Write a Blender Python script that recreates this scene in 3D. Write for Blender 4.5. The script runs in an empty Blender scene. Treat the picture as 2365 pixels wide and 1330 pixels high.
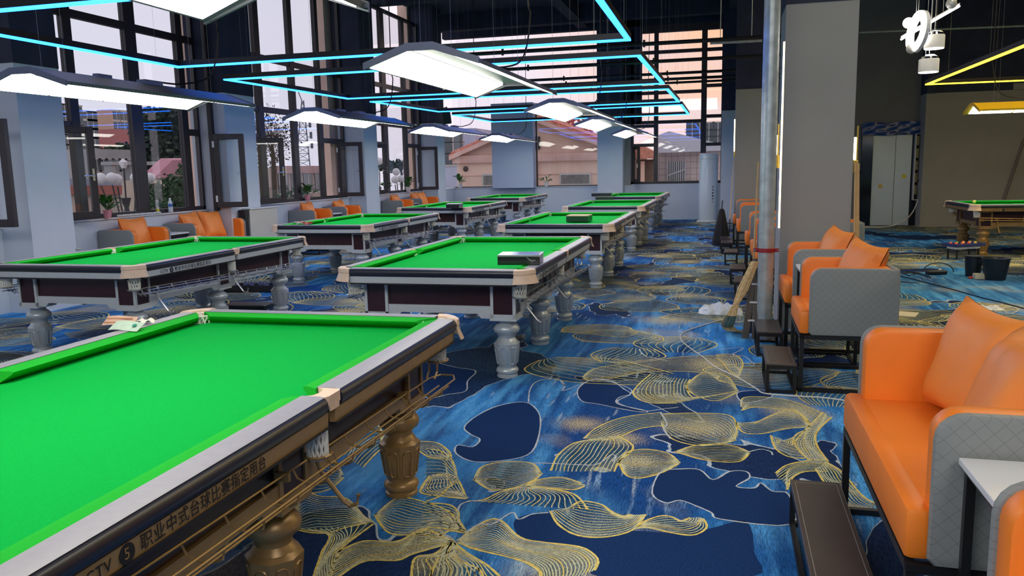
import bpy, bmesh, math, random
from mathutils import Vector, Matrix, Euler
PI = math.pi
sc = bpy.context.scene
COL = sc.collection
random.seed(7)

# ------------------------------------------------------------------ camera
CAM_F = 1847.6
CAM_P = Vector((0, 0, 1.5419))
FW = Vector((-0.25437457, 0.95585334, -0.14709849))
RT = Vector((0.96694225, 0.25416935, -0.02050937))
UP = Vector((-0.01778398, 0.14745281, 0.9889092))
cam = bpy.data.cameras.new('camera')
cam.sensor_width = 36.0
cam.lens = CAM_F / 2365 * 36
cam.clip_end = 800
co = bpy.data.objects.new('camera', cam)
COL.objects.link(co)
M = Matrix((RT, UP, -FW)).transposed().to_4x4()
M.translation = CAM_P
co.matrix_world = M
sc.camera = co

def at(px, py, ax, val):
    """the room point seen at a pixel of the photograph, on the plane x, y or z = val"""
    d = FW + RT * ((px - 1182.5) / CAM_F) - UP * ((py - 665) / CAM_F)
    i = 'xyz'.index(ax)
    return CAM_P + d * ((val - CAM_P[i]) / d[i])

# ------------------------------------------------------------------ world: dusk sky
w = bpy.data.worlds.new('dusk_sky'); sc.world = w; w.use_nodes = True
nt = w.node_tree; nt.nodes.clear()
N = nt.nodes.new; LK = nt.links.new
out = N('ShaderNodeOutputWorld'); bg = N('ShaderNodeBackground')
tc = N('ShaderNodeTexCoord'); sep = N('ShaderNodeSeparateXYZ'); LK(tc.outputs['Generated'], sep.inputs[0])
# warm glow grows towards the set sun, which is ahead and a little to the right (+y, +x)
dotn = N('ShaderNodeVectorMath'); dotn.operation = 'DOT_PRODUCT'; LK(tc.outputs['Generated'], dotn.inputs[0])
dotn.inputs[1].default_value = (0.12, 0.97, 0.20)
r1 = N('ShaderNodeValToRGB'); LK(dotn.outputs['Value'], r1.inputs[0])
r1.color_ramp.elements[0].position = 0.0; r1.color_ramp.elements[0].color = (0.56, 0.58, 0.67, 1)
e = r1.color_ramp.elements.new(0.80); e.color = (0.62, 0.60, 0.70, 1)
e = r1.color_ramp.elements.new(0.93); e.color = (0.86, 0.73, 0.79, 1)
r1.color_ramp.elements[-1].position = 0.995; r1.color_ramp.elements[-1].color = (0.92, 0.47, 0.23, 1)
mp = N('ShaderNodeMapping'); mp.inputs['Scale'].default_value = (3, 3, 16); LK(tc.outputs['Generated'], mp.inputs[0])
nz = N('ShaderNodeTexNoise'); nz.inputs['Scale'].default_value = 1.3; nz.inputs['Detail'].default_value = 4; LK(mp.outputs[0], nz.inputs['Vector'])
r2 = N('ShaderNodeMapRange'); r2.inputs[1].default_value = .35; r2.inputs[2].default_value = .65; r2.inputs[3].default_value = 0; r2.inputs[4].default_value = .55
LK(nz.outputs[0], r2.inputs[0])
mx = N('ShaderNodeMix'); mx.data_type = 'RGBA'; mx.inputs[7].default_value = (0.66, 0.61, 0.70, 1)
LK(r2.outputs[0], mx.inputs[0]); LK(r1.outputs[0], mx.inputs[6])
LK(mx.outputs[2], bg.inputs[0]); bg.inputs[1].default_value = 1.38
LK(bg.outputs[0], out.inputs[0])

vs = sc.view_settings
vs.view_transform = 'Standard'; vs.look = 'None'; vs.gamma = 1; vs.use_curve_mapping = False
vs.exposure = 0.0
PANEL_E = 8.0      # billiard lamp panels
LED_E = 3.8         # blue ceiling line
YEL_E = 2.6
sc.cycles.max_bounces = 6; sc.cycles.diffuse_bounces = 4; sc.cycles.glossy_bounces = 3
sc.cycles.transparent_max_bounces = 16; sc.cycles.transmission_bounces = 4
sc.cycles.use_denoising = True
sc.cycles.use_adaptive_sampling = True; sc.cycles.adaptive_threshold = .025
sc.cycles.sample_clamp_indirect = 6
sc.cycles.caustics_reflective = False; sc.cycles.caustics_refractive = False

# added fill lights, out of view, that brighten hall, aisle and right-hand room
def area(name, loc, size, energy, col, rot=(0, 0, 0)):
    l = bpy.data.lights.new(name, 'AREA'); l.shape = 'RECTANGLE'; l.size, l.size_y = size; l.energy = energy; l.color = col
    o = bpy.data.objects.new(name, l); COL.objects.link(o); o.location = loc; o.rotation_euler = rot; return o
area('hall_fill_light', (-3.0, -4.0, 5.2), (5, 4), 430, (1, .96, .90), (.12, 0, 0))
area('hall_fill_light', (2.6, -2.5, 5.2), (3, 3), 215, (1, .93, .84), (.12, 0, 0))
area('aisle_fill_light', (2.6, 6.0, 5.6), (1.5, 5), 110, (1, .90, .70))
area('right_room_fill_light', (5.2, 12.0, 5.5), (3, 5), 210, (1, .74, .26))
# ------------------------------------------------------------------ materials
MATS = {}
def mat(name, col, rough=.5, metal=0., spec=.5, noise=0., nscale=20., bump=0., emit=None, es=1., coat=0., alpha=1.):
    if name in MATS: return MATS[name]
    m = bpy.data.materials.new(name); m.use_nodes = True
    t = m.node_tree; b = t.nodes['Principled BSDF']
    b.inputs['Base Color'].default_value = (*col, 1)
    b.inputs['Roughness'].default_value = rough
    b.inputs['Metallic'].default_value = metal
    b.inputs['Specular IOR Level'].default_value = spec
    if coat: b.inputs['Coat Weight'].default_value = coat; b.inputs['Coat Roughness'].default_value = .12
    if emit: b.inputs['Emission Color'].default_value = (*emit, 1); b.inputs['Emission Strength'].default_value = es
    if alpha < 1: b.inputs['Alpha'].default_value = alpha
    if noise or bump:
        tcn = t.nodes.new('ShaderNodeTexCoord'); nn = t.nodes.new('ShaderNodeTexNoise')
        nn.inputs['Scale'].default_value = nscale; nn.inputs['Detail'].default_value = 5
        t.links.new(tcn.outputs['Object'], nn.inputs['Vector'])
        if noise:
            mr = t.nodes.new('ShaderNodeMapRange'); mr.inputs[3].default_value = 1 - noise; mr.inputs[4].default_value = 1 + noise
            mr.inputs[1].default_value = .25; mr.inputs[2].default_value = .75
            t.links.new(nn.outputs[0], mr.inputs[0])
            vm = t.nodes.new('ShaderNodeVectorMath'); vm.operation = 'SCALE'; vm.inputs[0].default_value = col
            t.links.new(mr.outputs[0], vm.inputs['Scale']); t.links.new(vm.outputs[0], b.inputs['Base Color'])
        if bump:
            bn = t.nodes.new('ShaderNodeBump'); bn.inputs['Strength'].default_value = bump; bn.inputs['Distance'].default_value = .01
            t.links.new(nn.outputs[0], bn.inputs['Height']); t.links.new(bn.outputs[0], b.inputs['Normal'])
    MATS[name] = m
    return m

def glassmat(name, tint=(1, 1, 1), refl=.10):
    m = bpy.data.materials.new(name); m.use_nodes = True; t = m.node_tree; t.nodes.clear()
    o = t.nodes.new('ShaderNodeOutputMaterial'); mi = t.nodes.new('ShaderNodeMixShader')
    tr = t.nodes.new('ShaderNodeBsdfTransparent'); tr.inputs[0].default_value = (*tint, 1)
    gl = t.nodes.new('ShaderNodeBsdfGlossy'); gl.inputs['Roughness'].default_value = .01
    fr = t.nodes.new('ShaderNodeLayerWeight'); fr.inputs[0].default_value = .5
    pw_ = t.nodes.new('ShaderNodeMath'); pw_.operation = 'POWER'; pw_.inputs[1].default_value = 4
    ad = t.nodes.new('ShaderNodeMath'); ad.operation = 'MULTIPLY_ADD'; ad.inputs[1].default_value = .6; ad.inputs[2].default_value = refl * .5
    t.links.new(fr.outputs['Facing'], pw_.inputs[0]); t.links.new(pw_.outputs[0], ad.inputs[0]); t.links.new(ad.outputs[0], mi.inputs[0])
    t.links.new(tr.outputs[0], mi.inputs[1]); t.links.new(gl.outputs[0], mi.inputs[2]); t.links.new(mi.outputs[0], o.inputs[0])
    MATS[name] = m; return m

glass = glassmat('window_glass', (.965, .975, .985), .09)
cloth = mat('green_baize', (.004, .38, .055), .9, spec=.04, noise=.10, nscale=180, bump=.05)
cushm = mat('green_cushion_cloth', (.018, .42, .036), .85, spec=.06, noise=.06, nscale=150)
lacq = mat('black_lacquer', (.020, .021, .034), .30, spec=.6)
capm = mat('grey_satin_rail_cap', (.31, .30, .34), .42, spec=.5, noise=.05, nscale=40)
silver = mat('silver_paint', (.56, .60, .63), .40, metal=.1, spec=.6, noise=.04, nscale=30)
gold = mat('gold_paint', (.37, .225, .085), .36, metal=.25, spec=.6, noise=.12, nscale=18)
legsil = mat('silver_leg_paint', (.46, .52, .57), .32, metal=.3, spec=.7)
wine = mat('wine_panel', (.035, .010, .016), .3, spec=.5, noise=.25, nscale=14)
blackm = mat('black_trim', (.012, .012, .016), .4)
leather = mat('cream_leather', (.78, .58, .43), .5, noise=.08, nscale=25, bump=.1)
netm = mat('white_net', (.78, .78, .72), .8)
rackm = mat('silver_wire', (.55, .57, .58), .3, metal=.7)
ink = mat('black_ink', (.01, .01, .012), .6)
orange = mat('orange_leather', (.86, .22, .020), .42, spec=.45, noise=.05, nscale=6, bump=.04)
greyf = None
blackmetal = mat('black_metal', (.010, .010, .012), .38, spec=.5)
brownw = mat('dark_brown_board', (.055, .042, .036), .35, spec=.5, noise=.15, nscale=9)
wallg = mat('grey_wall_paint', (.33, .335, .33), .85, spec=.2, noise=.04, nscale=2.2, bump=.03)
wallw = mat('pale_wall_paint', (.56, .62, .70), .85, spec=.2, noise=.05, nscale=1.8, bump=.03)
wallk = mat('dark_ceiling_paint', (.040, .045, .075), .9, spec=.2, noise=.2, nscale=3)
frame = mat('dark_bronze_frame', (.030, .022, .026), .42, spec=.5, noise=.15, nscale=8)
whitep = mat('white_plastic', (.72, .74, .76), .35, spec=.5)
whitet = mat('white_table_board', (.72, .73, .76), .3, spec=.5)
steel = mat('galvanised_steel', (.46, .52, .54), .36, metal=.45, noise=.25, nscale=12, bump=.04)
chrome = mat('chrome', (.75, .76, .78), .12, metal=1)
panelm = mat('lamp_panel', (.9, .9, .9), .5, emit=(1, .97, .88), es=PANEL_E)
ledm = mat('blue_led', (.1, .5, .8), .5, emit=(.014, .17, 1.0), es=LED_E * 2.6)
yledm = mat('yellow_led', (.8, .6, .1), .5, emit=(1, .68, .03), es=YEL_E * 2.0)
warmled = mat('warm_white_led', (.9, .8, .5), .5, emit=(1, .80, .42), es=9)
whiteled = mat('white_led', (.9, .9, .9), .5, emit=(1, .93, .88), es=9)
housing = mat('lamp_housing', (.16, .17, .19), .4, metal=.3)
def mixmat_quilt():
    m = mat('grey_quilted_leather', (.235, .25, .25), .5, spec=.4)
    t = m.node_tree; b = t.nodes['Principled BSDF']
    g = t.nodes.new('ShaderNodeTexCoord'); s = t.nodes.new('ShaderNodeSeparateXYZ'); t.links.new(g.outputs['Object'], s.inputs[0])
    def line(sign):
        a = t.nodes.new('ShaderNodeMath'); a.operation = 'ADD'; t.links.new(s.outputs[0], a.inputs[0]); t.links.new(s.outputs[1], a.inputs[1])
        c = t.nodes.new('ShaderNodeMath'); c.operation = 'ADD' if sign > 0 else 'SUBTRACT'
        t.links.new(a.outputs[0], c.inputs[0]); t.links.new(s.outputs[2], c.inputs[1])
        d = t.nodes.new('ShaderNodeMath'); d.operation = 'PINGPONG'; d.inputs[1].default_value = .025; t.links.new(c.outputs[0], d.inputs[0])
        f = t.nodes.new('ShaderNodeMath'); f.operation = 'LESS_THAN'; f.inputs[1].default_value = .0011; t.links.new(d.outputs[0], f.inputs[0]); return f
    l1, l2 = line(1), line(-1)
    mxx = t.nodes.new('ShaderNodeMath'); mxx.operation = 'MAXIMUM'; t.links.new(l1.outputs[0], mxx.inputs[0]); t.links.new(l2.outputs[0], mxx.inputs[1])
    mc = t.nodes.new('ShaderNodeMix'); mc.data_type = 'RGBA'; mc.inputs[6].default_value = (.235, .25, .25, 1); mc.inputs[7].default_value = (.165, .175, .175, 1)
    t.links.new(mxx.outputs[0], mc.inputs[0]); t.links.new(mc.outputs[2], b.inputs['Base Color']); return m
greyf = mixmat_quilt()

# ------------------------------------------------------------------ mesh helpers
class MB:
    """collects shapes, builds them as ONE mesh object"""
    def __init__(s): s.bm = bmesh.new()
    def box(s, c, d, rz=0, bev=0, seg=2, rot=None):
        r = bmesh.ops.create_cube(s.bm, size=1)
        vsn = r['verts']
        bmesh.ops.scale(s.bm, vec=d, verts=vsn)
        if bev:
            es = list({e for v in vsn for e in v.link_edges})
            rb = bmesh.ops.bevel(s.bm, geom=es, offset=bev, segments=seg, affect='EDGES', profile=.5)
            fs = {f for f in rb['faces']}
            # all verts of this island
            vsn = list(island(rb['verts'][0]))
        Mx = Matrix.Translation(c) @ (rot.to_matrix().to_4x4() if rot else Matrix.Rotation(rz, 4, 'Z'))
        bmesh.ops.transform(s.bm, matrix=Mx, verts=vsn)
        return s
    def b2(s, a, b, bev=0):
        a = Vector(a); b = Vector(b)
        d = b - a
        return s.box((a + b) / 2, (abs(d.x), abs(d.y), abs(d.z)), bev=bev)
    def tube(s, pts, r, n=6, closed=False):
        pts = [Vector(p) for p in pts]; rings = []
        L = len(pts)
        for i, p in enumerate(pts):
            if closed: t = pts[(i + 1) % L] - pts[i - 1]
            else: t = (pts[min(i + 1, L - 1)] - pts[max(i - 1, 0)])
            t.normalize()
            a = Vector((0, 0, 1)) if abs(t.z) < .9 else Vector((1, 0, 0))
            u = t.cross(a).normalized(); v = t.cross(u).normalized()
            rr = r[i] if isinstance(r, (list, tuple)) else r
            rings.append([s.bm.verts.new(p + (u * math.cos(2 * PI * k / n) + v * math.sin(2 * PI * k / n)) * rr) for k in range(n)])
        for i in range(L if closed else L - 1):
            A, B = rings[i], rings[(i + 1) % L]
            for k in range(n): s.bm.faces.new((A[k], A[(k + 1) % n], B[(k + 1) % n], B[k]))
        if not closed:
            s.bm.faces.new(rings[0][::-1]); s.bm.faces.new(rings[-1])
        return s
    def lathe(s, prof, n=16, c=(0, 0, 0), rot0=0., caps=True):
        c = Vector(c); rings = []
        for (r, z) in prof:
            rings.append([s.bm.verts.new(c + Vector((r * math.cos(rot0 + 2 * PI * k / n), r * math.sin(rot0 + 2 * PI * k / n), z))) for k in range(n)])
        for A, B in zip(rings, rings[1:]):
            for k in range(n): s.bm.faces.new((A[k], A[(k + 1) % n], B[(k + 1) % n], B[k]))
        if caps:
            s.bm.faces.new(rings[0][::-1]); s.bm.faces.new(rings[-1])
        return s
    def prism(s, poly, vec):
        """poly: 3-D points of a flat outline, pushed along vec"""
        vec = Vector(vec)
        a = [s.bm.verts.new(Vector(p)) for p in poly]; b = [s.bm.verts.new(Vector(p) + vec) for p in poly]
        s.bm.faces.new(a[::-1]); s.bm.faces.new(b)
        for i in range(len(a)):
            j = (i + 1) % len(a); s.bm.faces.new((a[i], a[j], b[j], b[i]))
        return s
    def loft(s, A, B):
        a = [s.bm.verts.new(Vector(p)) for p in A]; b = [s.bm.verts.new(Vector(p)) for p in B]
        s.bm.faces.new(a[::-1]); s.bm.faces.new(b)
        for i in range(len(a)):
            j = (i + 1) % len(a); s.bm.faces.new((a[i], a[j], b[j], b[i]))
        return s
    def grid(s, fn, nu, nv):
        g = [[s.bm.verts.new(Vector(fn(i / nu, j / nv))) for j in range(nv + 1)] for i in range(nu + 1)]
        for i in range(nu):
            for j in range(nv): s.bm.faces.new((g[i][j], g[i + 1][j], g[i + 1][j + 1], g[i][j + 1]))
        return s
    def sphere(s, c, r, sx=1, sy=1, sz=1, u=12, v=8):
        q = bmesh.ops.create_uvsphere(s.bm, u_segments=u, v_segments=v, radius=r)
        bmesh.ops.transform(s.bm, matrix=Matrix.Translation(c) @ Matrix.Diagonal((sx, sy, sz, 1)), verts=q['verts']); return s
    def mesh(s, name, m, smooth=False):
        bmesh.ops.recalc_face_normals(s.bm, faces=s.bm.faces[:])
        me = bpy.data.meshes.new(name); s.bm.to_mesh(me); s.bm.free()
        for mm in (m if isinstance(m, (list, tuple)) else [m]): me.materials.append(mm)
        if smooth:
            me.polygons.foreach_set('use_smooth', [True] * len(me.polygons))
            try: me.set_sharp_from_angle(angle=math.radians(40))
            except Exception: pass
        return me
    def build(s, name, m, parent=None, smooth=False, loc=None, rz=0):
        o = bpy.data.objects.new(name, s.mesh(name, m, smooth)); COL.objects.link(o)
        if parent: o.parent = parent
        if loc is not None: o.location = loc
        if rz: o.rotation_euler = (0, 0, rz)
        return o
def island(v0):
    seen = {v0}; st = [v0]
    while st:
        v = st.pop()
        for e in v.link_edges:
            o = e.other_vert(v)
            if o not in seen: seen.add(o); st.append(o)
    return seen
def tag(o, label=None, cat=None, group=None, kind=None):
    if label: o['label'] = label
    if cat: o['category'] = cat
    if group: o['group'] = group
    if kind: o['kind'] = kind
    return o
def thing(name, label, cat, loc=(0, 0, 0), rz=0, group=None, kind=None):
    o = bpy.data.objects.new(name, None); COL.objects.link(o); o.empty_display_size = .1
    o.location = loc; o.rotation_euler = (0, 0, rz)
    return tag(o, label, cat, group, kind)
def inst(name, me, parent=None, loc=(0, 0, 0), rot=(0, 0, 0)):
    o = bpy.data.objects.new(name, me); COL.objects.link(o)
    if parent: o.parent = parent
    o.location = loc; o.rotation_euler = rot
    return o
def copy_tree(o, parent=None, swap=None):
    c = o.copy(); COL.objects.link(c)
    c.parent = parent
    if swap and c.type == 'MESH':
        for i, sl in enumerate(c.material_slots):
            if sl.material in swap:
                mm = swap[sl.material]
                c.material_slots[i].link = 'OBJECT'; c.material_slots[i].material = mm
    for ch in o.children: copy_tree(ch, c, swap)
    return c
def struct(o): o['kind'] = 'structure'; return o
def spline(pts, k=8, closed=False):
    P = [Vector(p) for p in pts]; out_ = []; n = len(P)
    rng = n if closed else n - 1
    for i in range(rng):
        p0 = P[(i - 1) % n] if closed else P[max(i - 1, 0)]; p1 = P[i % n]; p2 = P[(i + 1) % n]
        p3 = P[(i + 2) % n] if closed else P[min(i + 2, n - 1)]
        for j in range(k):
            t = j / k
            out_.append(.5 * ((2 * p1) + (-p0 + p2) * t + (2 * p0 - 5 * p1 + 4 * p2 - p3) * t * t + (-p0 + 3 * p1 - 3 * p2 + p3) * t ** 3))
    if not closed: out_.append(P[-1])
    return out_

# ================================================================== FLOOR / carpet
def carpet():
    m = bpy.data.materials.new('blue_carpet'); m.use_nodes = True; t = m.node_tree; b = t.nodes['Principled BSDF']
    b.inputs['Roughness'].default_value = .95; b.inputs['Specular IOR Level'].default_value = .1
    n = t.nodes.new; L = t.links.new
    g = n('ShaderNodeTexCoord')
    def noise(scale, sc_, det=3, off=(0, 0, 0), dist=0.):
        mp_ = n('ShaderNodeMapping'); mp_.inputs['Scale'].default_value = sc_; mp_.inputs['Location'].default_value = off
        L(g.outputs['Object'], mp_.inputs[0])
        q = n('ShaderNodeTexNoise'); q.inputs['Scale'].default_value = scale; q.inputs['Detail'].default_value = det
        q.inputs['Distortion'].default_value = dist
        L(mp_.outputs[0], q.inputs['Vector']); return q.outputs[0]
    def rng(v, a, b_, c=0., d=1.):
        q = n('ShaderNodeMapRange'); q.inputs[1].default_value = a; q.inputs[2].default_value = b_; q.inputs[3].default_value = c; q.inputs[4].default_value = d
        L(v, q.inputs[0]); return q.outputs[0]
    def mix(f, A, B):
        q = n('ShaderNodeMix'); q.data_type = 'RGBA'
        if f is not None: L(f, q.inputs[0])
        for k, s_ in ((6, A), (7, B)):
            if isinstance(s_, tuple): q.inputs[k].default_value = (*s_, 1)
            else: L(s_, q.inputs[k])
        return q.outputs[2]
    def mul(a, c):
        q = n('ShaderNodeMath'); q.operation = 'MULTIPLY'; L(a, q.inputs[0]); L(c, q.inputs[1]); return q.outputs[0]
    big = noise(.9, (1, .45, 1), 2, (3.1, 1.7, 0))
    fib = noise(60, (3.0, .35, 1), 3)
    speck = noise(260, (1, 1, 1), 2)
    c = mix(rng(big, .40, .60), (.009, .07, .27), (.045, .28, .72))
    strk = noise(7, (1.6, .22, 1), 3, (0, 2, 0))
    c = mix(mul(rng(strk, .45, .62), rng(big, .38, .55, 0, .9)), c, (.12, .46, .92))
    st2 = noise(5, (1.8, .20, 1), 3, (7, 3, 0))
    c = mix(rng(st2, .50, .66, 0, .75), c, (.010, .06, .24))
    # white brush marks
    ws = noise(13, (1.9, .20, 1), 2, (5, 0, 0)); wm = noise(1.1, (1, 1, 1), 2, (9, 4, 0))
    wk = mul(mul(rng(ws, .57, .70, 0, .8), rng(wm, .50, .66)), rng(fib, .3, .55))
    c = mix(wk, c, (.40, .62, .85))
    # dark lagoons
    dk = noise(.75, (1, .8, 1), 4, (-4, 6.5, 0), .4)
    c = mix(rng(dk, .545, .555), c, (.010, .032, .115))
    ed = n('ShaderNodeMath'); ed.operation = 'COMPARE'; ed.inputs[1].default_value = .55; ed.inputs[2].default_value = .0028; L(dk, ed.inputs[0])
    c = mix(ed.outputs[0], c, (.50, .58, .66))
    # gold dusting
    gd = noise(.85, (1, .9, 1), 2, (2.2, -3.0, 0)); 
    c = mix(mul(rng(gd, .60, .72, 0, .9), rng(speck, .45, .56)), c, (.72, .60, .30))
    c = mix(mul(rng(noise(.33, (1, 1, 1), 1, (6, 3, 0)), .48, .60, 0, .7), rng(fib, .35, .7)), c, (.05, .10, .13))
    # fibre
    vm = n('ShaderNodeVectorMath'); vm.operation = 'SCALE'; L(c, vm.inputs[0]); L(rng(mul(fib, speck), .15, .38, .50, 1.5), vm.inputs['Scale'])
    L(vm.outputs[0], b.inputs['Base Color'])
    bn = n('ShaderNodeBump'); bn.inputs['Strength'].default_value = .3; bn.inputs['Distance'].default_value = .004; L(speck, bn.inputs['Height']); L(bn.outputs[0], b.inputs['Normal'])
    return m
fm = MB(); fm.b2((-8.3, -9, -.12), (9, 24.0, 0)); floor = struct(fm.build('floor', carpet()))

goldline = mat('gold_carpet_yarn', (.78, .62, .18), .95, spec=.05, noise=.3, nscale=60)
whiteline = mat('white_carpet_yarn', (.52, .58, .64), .95, spec=.05, noise=.25, nscale=60)
navy = mat('navy_carpet_yarn', (.011, .036, .125), .95, spec=.05, noise=.45, nscale=140)
def C2(q): return at(1000 + q[0] / 2.628, 800 + q[1] / 2.628, 'z', 0)
def C7(q): return at(400 + q[0] / 2.51, 800 + q[1] / 2.51, 'z', 0)
il_bm = MB(); gl_bm = MB(); wl_bm = MB(); nv_bm = MB(); fl_bm = MB()
def ribbon(mb, pts, wdt, z, taper=False, jit=0.):
    P = [Vector((p[0], p[1], z)) for p in pts]; prev = None; L_ = len(P)
    for i, p in enumerate(P):
        t = (P[min(i + 1, L_ - 1)] - P[max(i - 1, 0)])
        if t.length < 1e-6: continue
        t.normalize(); nrm = Vector((-t.y, t.x, 0)) * (wdt / 2 * (1 + random.uniform(-jit, jit)))
        a = mb.bm.verts.new(p + nrm); c = mb.bm.verts.new(p - nrm)
        if prev: mb.bm.faces.new((prev[0], prev[1], c, a))
        prev = (a, c)
def shell(c0, c1, n=16, wl=.0052, zz=.0012, wob=.01, k=5, heavy=True):
    A = spline(c0, 8); B = spline(c1, 8)
    def res(P, m_=30):
        d = [0]
        for i in range(1, len(P)): d.append(d[-1] + (P[i] - P[i - 1]).length)
        o_ = []; j = 0
        for i in range(m_ + 1):
            s_ = d[-1] * i / m_
            while j < len(d) - 2 and d[j + 1] < s_: j += 1
            f = (s_ - d[j]) / max(1e-6, d[j + 1] - d[j]); o_.append(P[j].lerp(P[j + 1], min(1, max(0, f))))
        return o_
    A = res(A); B = res(B); ph = random.uniform(0, 6)
    fz = .0006 + random.random() * .0002; pv = None
    for j in range(31):
        a = fl_bm.bm.verts.new((A[j].x, A[j].y, fz)); c = fl_bm.bm.verts.new((B[j].x, B[j].y, fz))
        if pv:
            try: fl_bm.bm.faces.new((pv[0], pv[1], c, a))
            except Exception: pass
        pv = (a, c)
    for i in range(n + 1):
        s_ = i / n; pts = []
        for j in range(31):
            p = A[j].lerp(B[j], s_)
            q = p + Vector((math.sin(j * .33 + s_ * 5 + ph), math.cos(j * .29 + s_ * 4 + ph), 0)) * wob * math.sin(PI * s_)
            pts.append(q)
        edge = i in (0, n)
        ribbon(gl_bm if edge or i % 7 == 3 else il_bm, pts, .011 if edge and heavy else wl, zz + (i % 3) * .00004, jit=.25)
def avgc(cc, f): return [f(q) for q in cc]
SH = [  # pairs of bounding curves read on the photograph's carpet
 ([(1130,700),(1180,640),(1300,625),(1430,650),(1495,705)],[(1130,710),(1170,780),(1250,800),(1380,770),(1490,715)],18),
 ([(715,755),(760,660),(850,590),(960,565)],[(1100,760),(1130,700),(1215,610),(1120,540)],14),
 ([(915,560),(1000,490),(1160,430),(1390,400)],[(960,570),(1100,560),(1250,500),(1400,480)],9),
 ([(1380,410),(1600,405),(1800,420),(1845,500),(1830,570)],[(1390,480),(1450,560),(1600,600),(1750,590),(1840,570)],16),
 ([(1470,640),(1600,600),(1800,600),(1920,640)],[(1470,640),(1650,690),(1850,700),(1920,650)],11),
 ([(1320,170),(1250,230),(1215,290),(1300,340),(1480,345)],[(1560,200),(1540,250),(1580,310),(1700,300),(1850,270)],14),
 ([(1530,240),(1640,160),(1780,180),(1850,270)],[(1530,250),(1600,300),(1720,330),(1850,280)],14),
 ([(910,185),(1000,130),(1300,90),(1560,60),(1870,60)],[(910,195),(1000,210),(1250,160),(1480,150),(1660,160)],12),
 ([(1720,50),(1830,50),(1880,100),(1860,170)],[(1720,70),(1760,100),(1800,150),(1860,190)],9),
 ([(1870,360),(1890,310),(2050,310),(2200,340),(2350,400)],[(1870,390),(1950,370),(2100,380),(2200,390),(2290,480)],11),
 ([(1840,460),(1880,520),(1990,530),(2150,500),(2290,490)],[(1950,470),(2050,420),(2150,390),(2250,420),(2290,490)],13),
 ([(2050,540),(2080,620),(2160,670),(2270,680)],[(2180,600),(2200,540),(2260,510),(2350,500)],12),
 ([(2280,690),(2200,600),(2230,540),(2365,400)],[(2400,700),(2330,600),(2330,520),(2420,430)],10),
 ([(2080,770),(2150,720),(2300,690),(2400,690)],[(2150,870),(2180,800),(2260,760),(2400,760)],9),
 ([(2380,700),(2480,760),(2600,900),(2700,960)],[(2320,740),(2400,860),(2500,960),(2640,1000)],10),
 ([(150,820),(120,700),(60,640),(-40,620)],[(150,820),(90,860),(40,910),(-40,940)],14),
 ([(250,810),(300,730),(450,700),(600,710),(655,770)],[(250,810),(350,870),(480,860),(600,820),(655,780)],16),
 ([(560,850),(420,880),(310,930),(210,940)],[(560,850),(700,860),(860,900),(940,990)],18),
 ([(560,850),(640,810),(780,795),(900,830)],[(580,850),(720,860),(850,870),(920,850)],7),
 ([(710,1000),(760,1080),(870,1145),(1040,1158),(1210,1115),(1290,1020)],[(830,980),(900,940),(1020,960),(1080,1000),(1150,1030),(1200,1020)],13),
 ([(1220,1110),(1300,1100),(1440,1130),(1580,1145),(1660,1100),(1640,1045)],[(1240,1100),(1290,1060),(1380,1030),(1450,1035),(1500,1060),(1560,1040)],10),
 ([(150,1180),(280,1080),(400,1050),(530,1160),(680,1190),(900,1220),(1000,1290),(980,1360)],[(150,1190),(250,1230),(420,1270),(560,1310),(640,1360),(650,1400),(640,1450),(620,1500)],18),
 ([(110,1190),(60,1230),(30,1290),(-20,1400)],[(130,1190),(200,1250),(330,1330),(450,1440)],12),
 ([(-60,950),(90,960),(150,1000),(160,1060),(210,1130)],[(-60,1190),(60,1140),(100,1120),(150,1125),(210,1135)],12)]
for a_, b_, n_ in SH: shell(avgc(a_, C2), avgc(b_, C2), n_)
SH7 = [
 ([(1490,750),(1560,740),(1640,760),(1700,880)],[(1490,750),(1450,800),(1440,850),(1560,870),(1700,885)],13),
 ([(1420,550),(1530,560),(1600,610),(1610,650)],[(1420,600),(1480,640),(1560,650),(1600,660)],8),
 ([(930,600),(1080,440),(1180,430),(1210,560)],[(1100,700),(1200,600),(1240,620),(1240,700)],12),
 ([(700,1000),(700,900),(740,830),(850,870),(1000,880),(1100,980),(1160,1020)],[(700,1060),(800,1080),(900,1080),(1000,1050),(1100,1030),(1160,1020)],16),
 ([(700,1060),(900,1090),(860,1200),(800,1380)],[(1160,1030),(1000,1150),(950,1220),(900,1380)],12),
 ([(1170,980),(1300,880),(1450,900),(1600,960),(1660,1050)],[(1170,980),(1250,1080),(1400,1090),(1500,1050),(1690,1080)],14),
 ([(940,1200),(1100,1130),(1300,1130),(1450,1060),(1620,1130)],[(900,1380),(1100,1250),(1300,1240),(1400,1200),(1620,1140)],14),
 ([(1600,1130),(1520,1200),(1400,1230),(1380,1380)],[(1610,1130),(1650,1230),(1780,1300),(1800,1400)],12),
 ([(700,700),(760,640),(900,620),(980,740)],[(640,800),(760,850),(900,830),(990,760)],12),
 ([(640,900),(560,960),(520,1060),(540,1200)],[(700,900),(700,1010),(680,1120),(640,1250)],10)]
for a_, b_, n_ in SH7: shell(avgc(a_, C7), avgc(b_, C7), n_)
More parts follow.
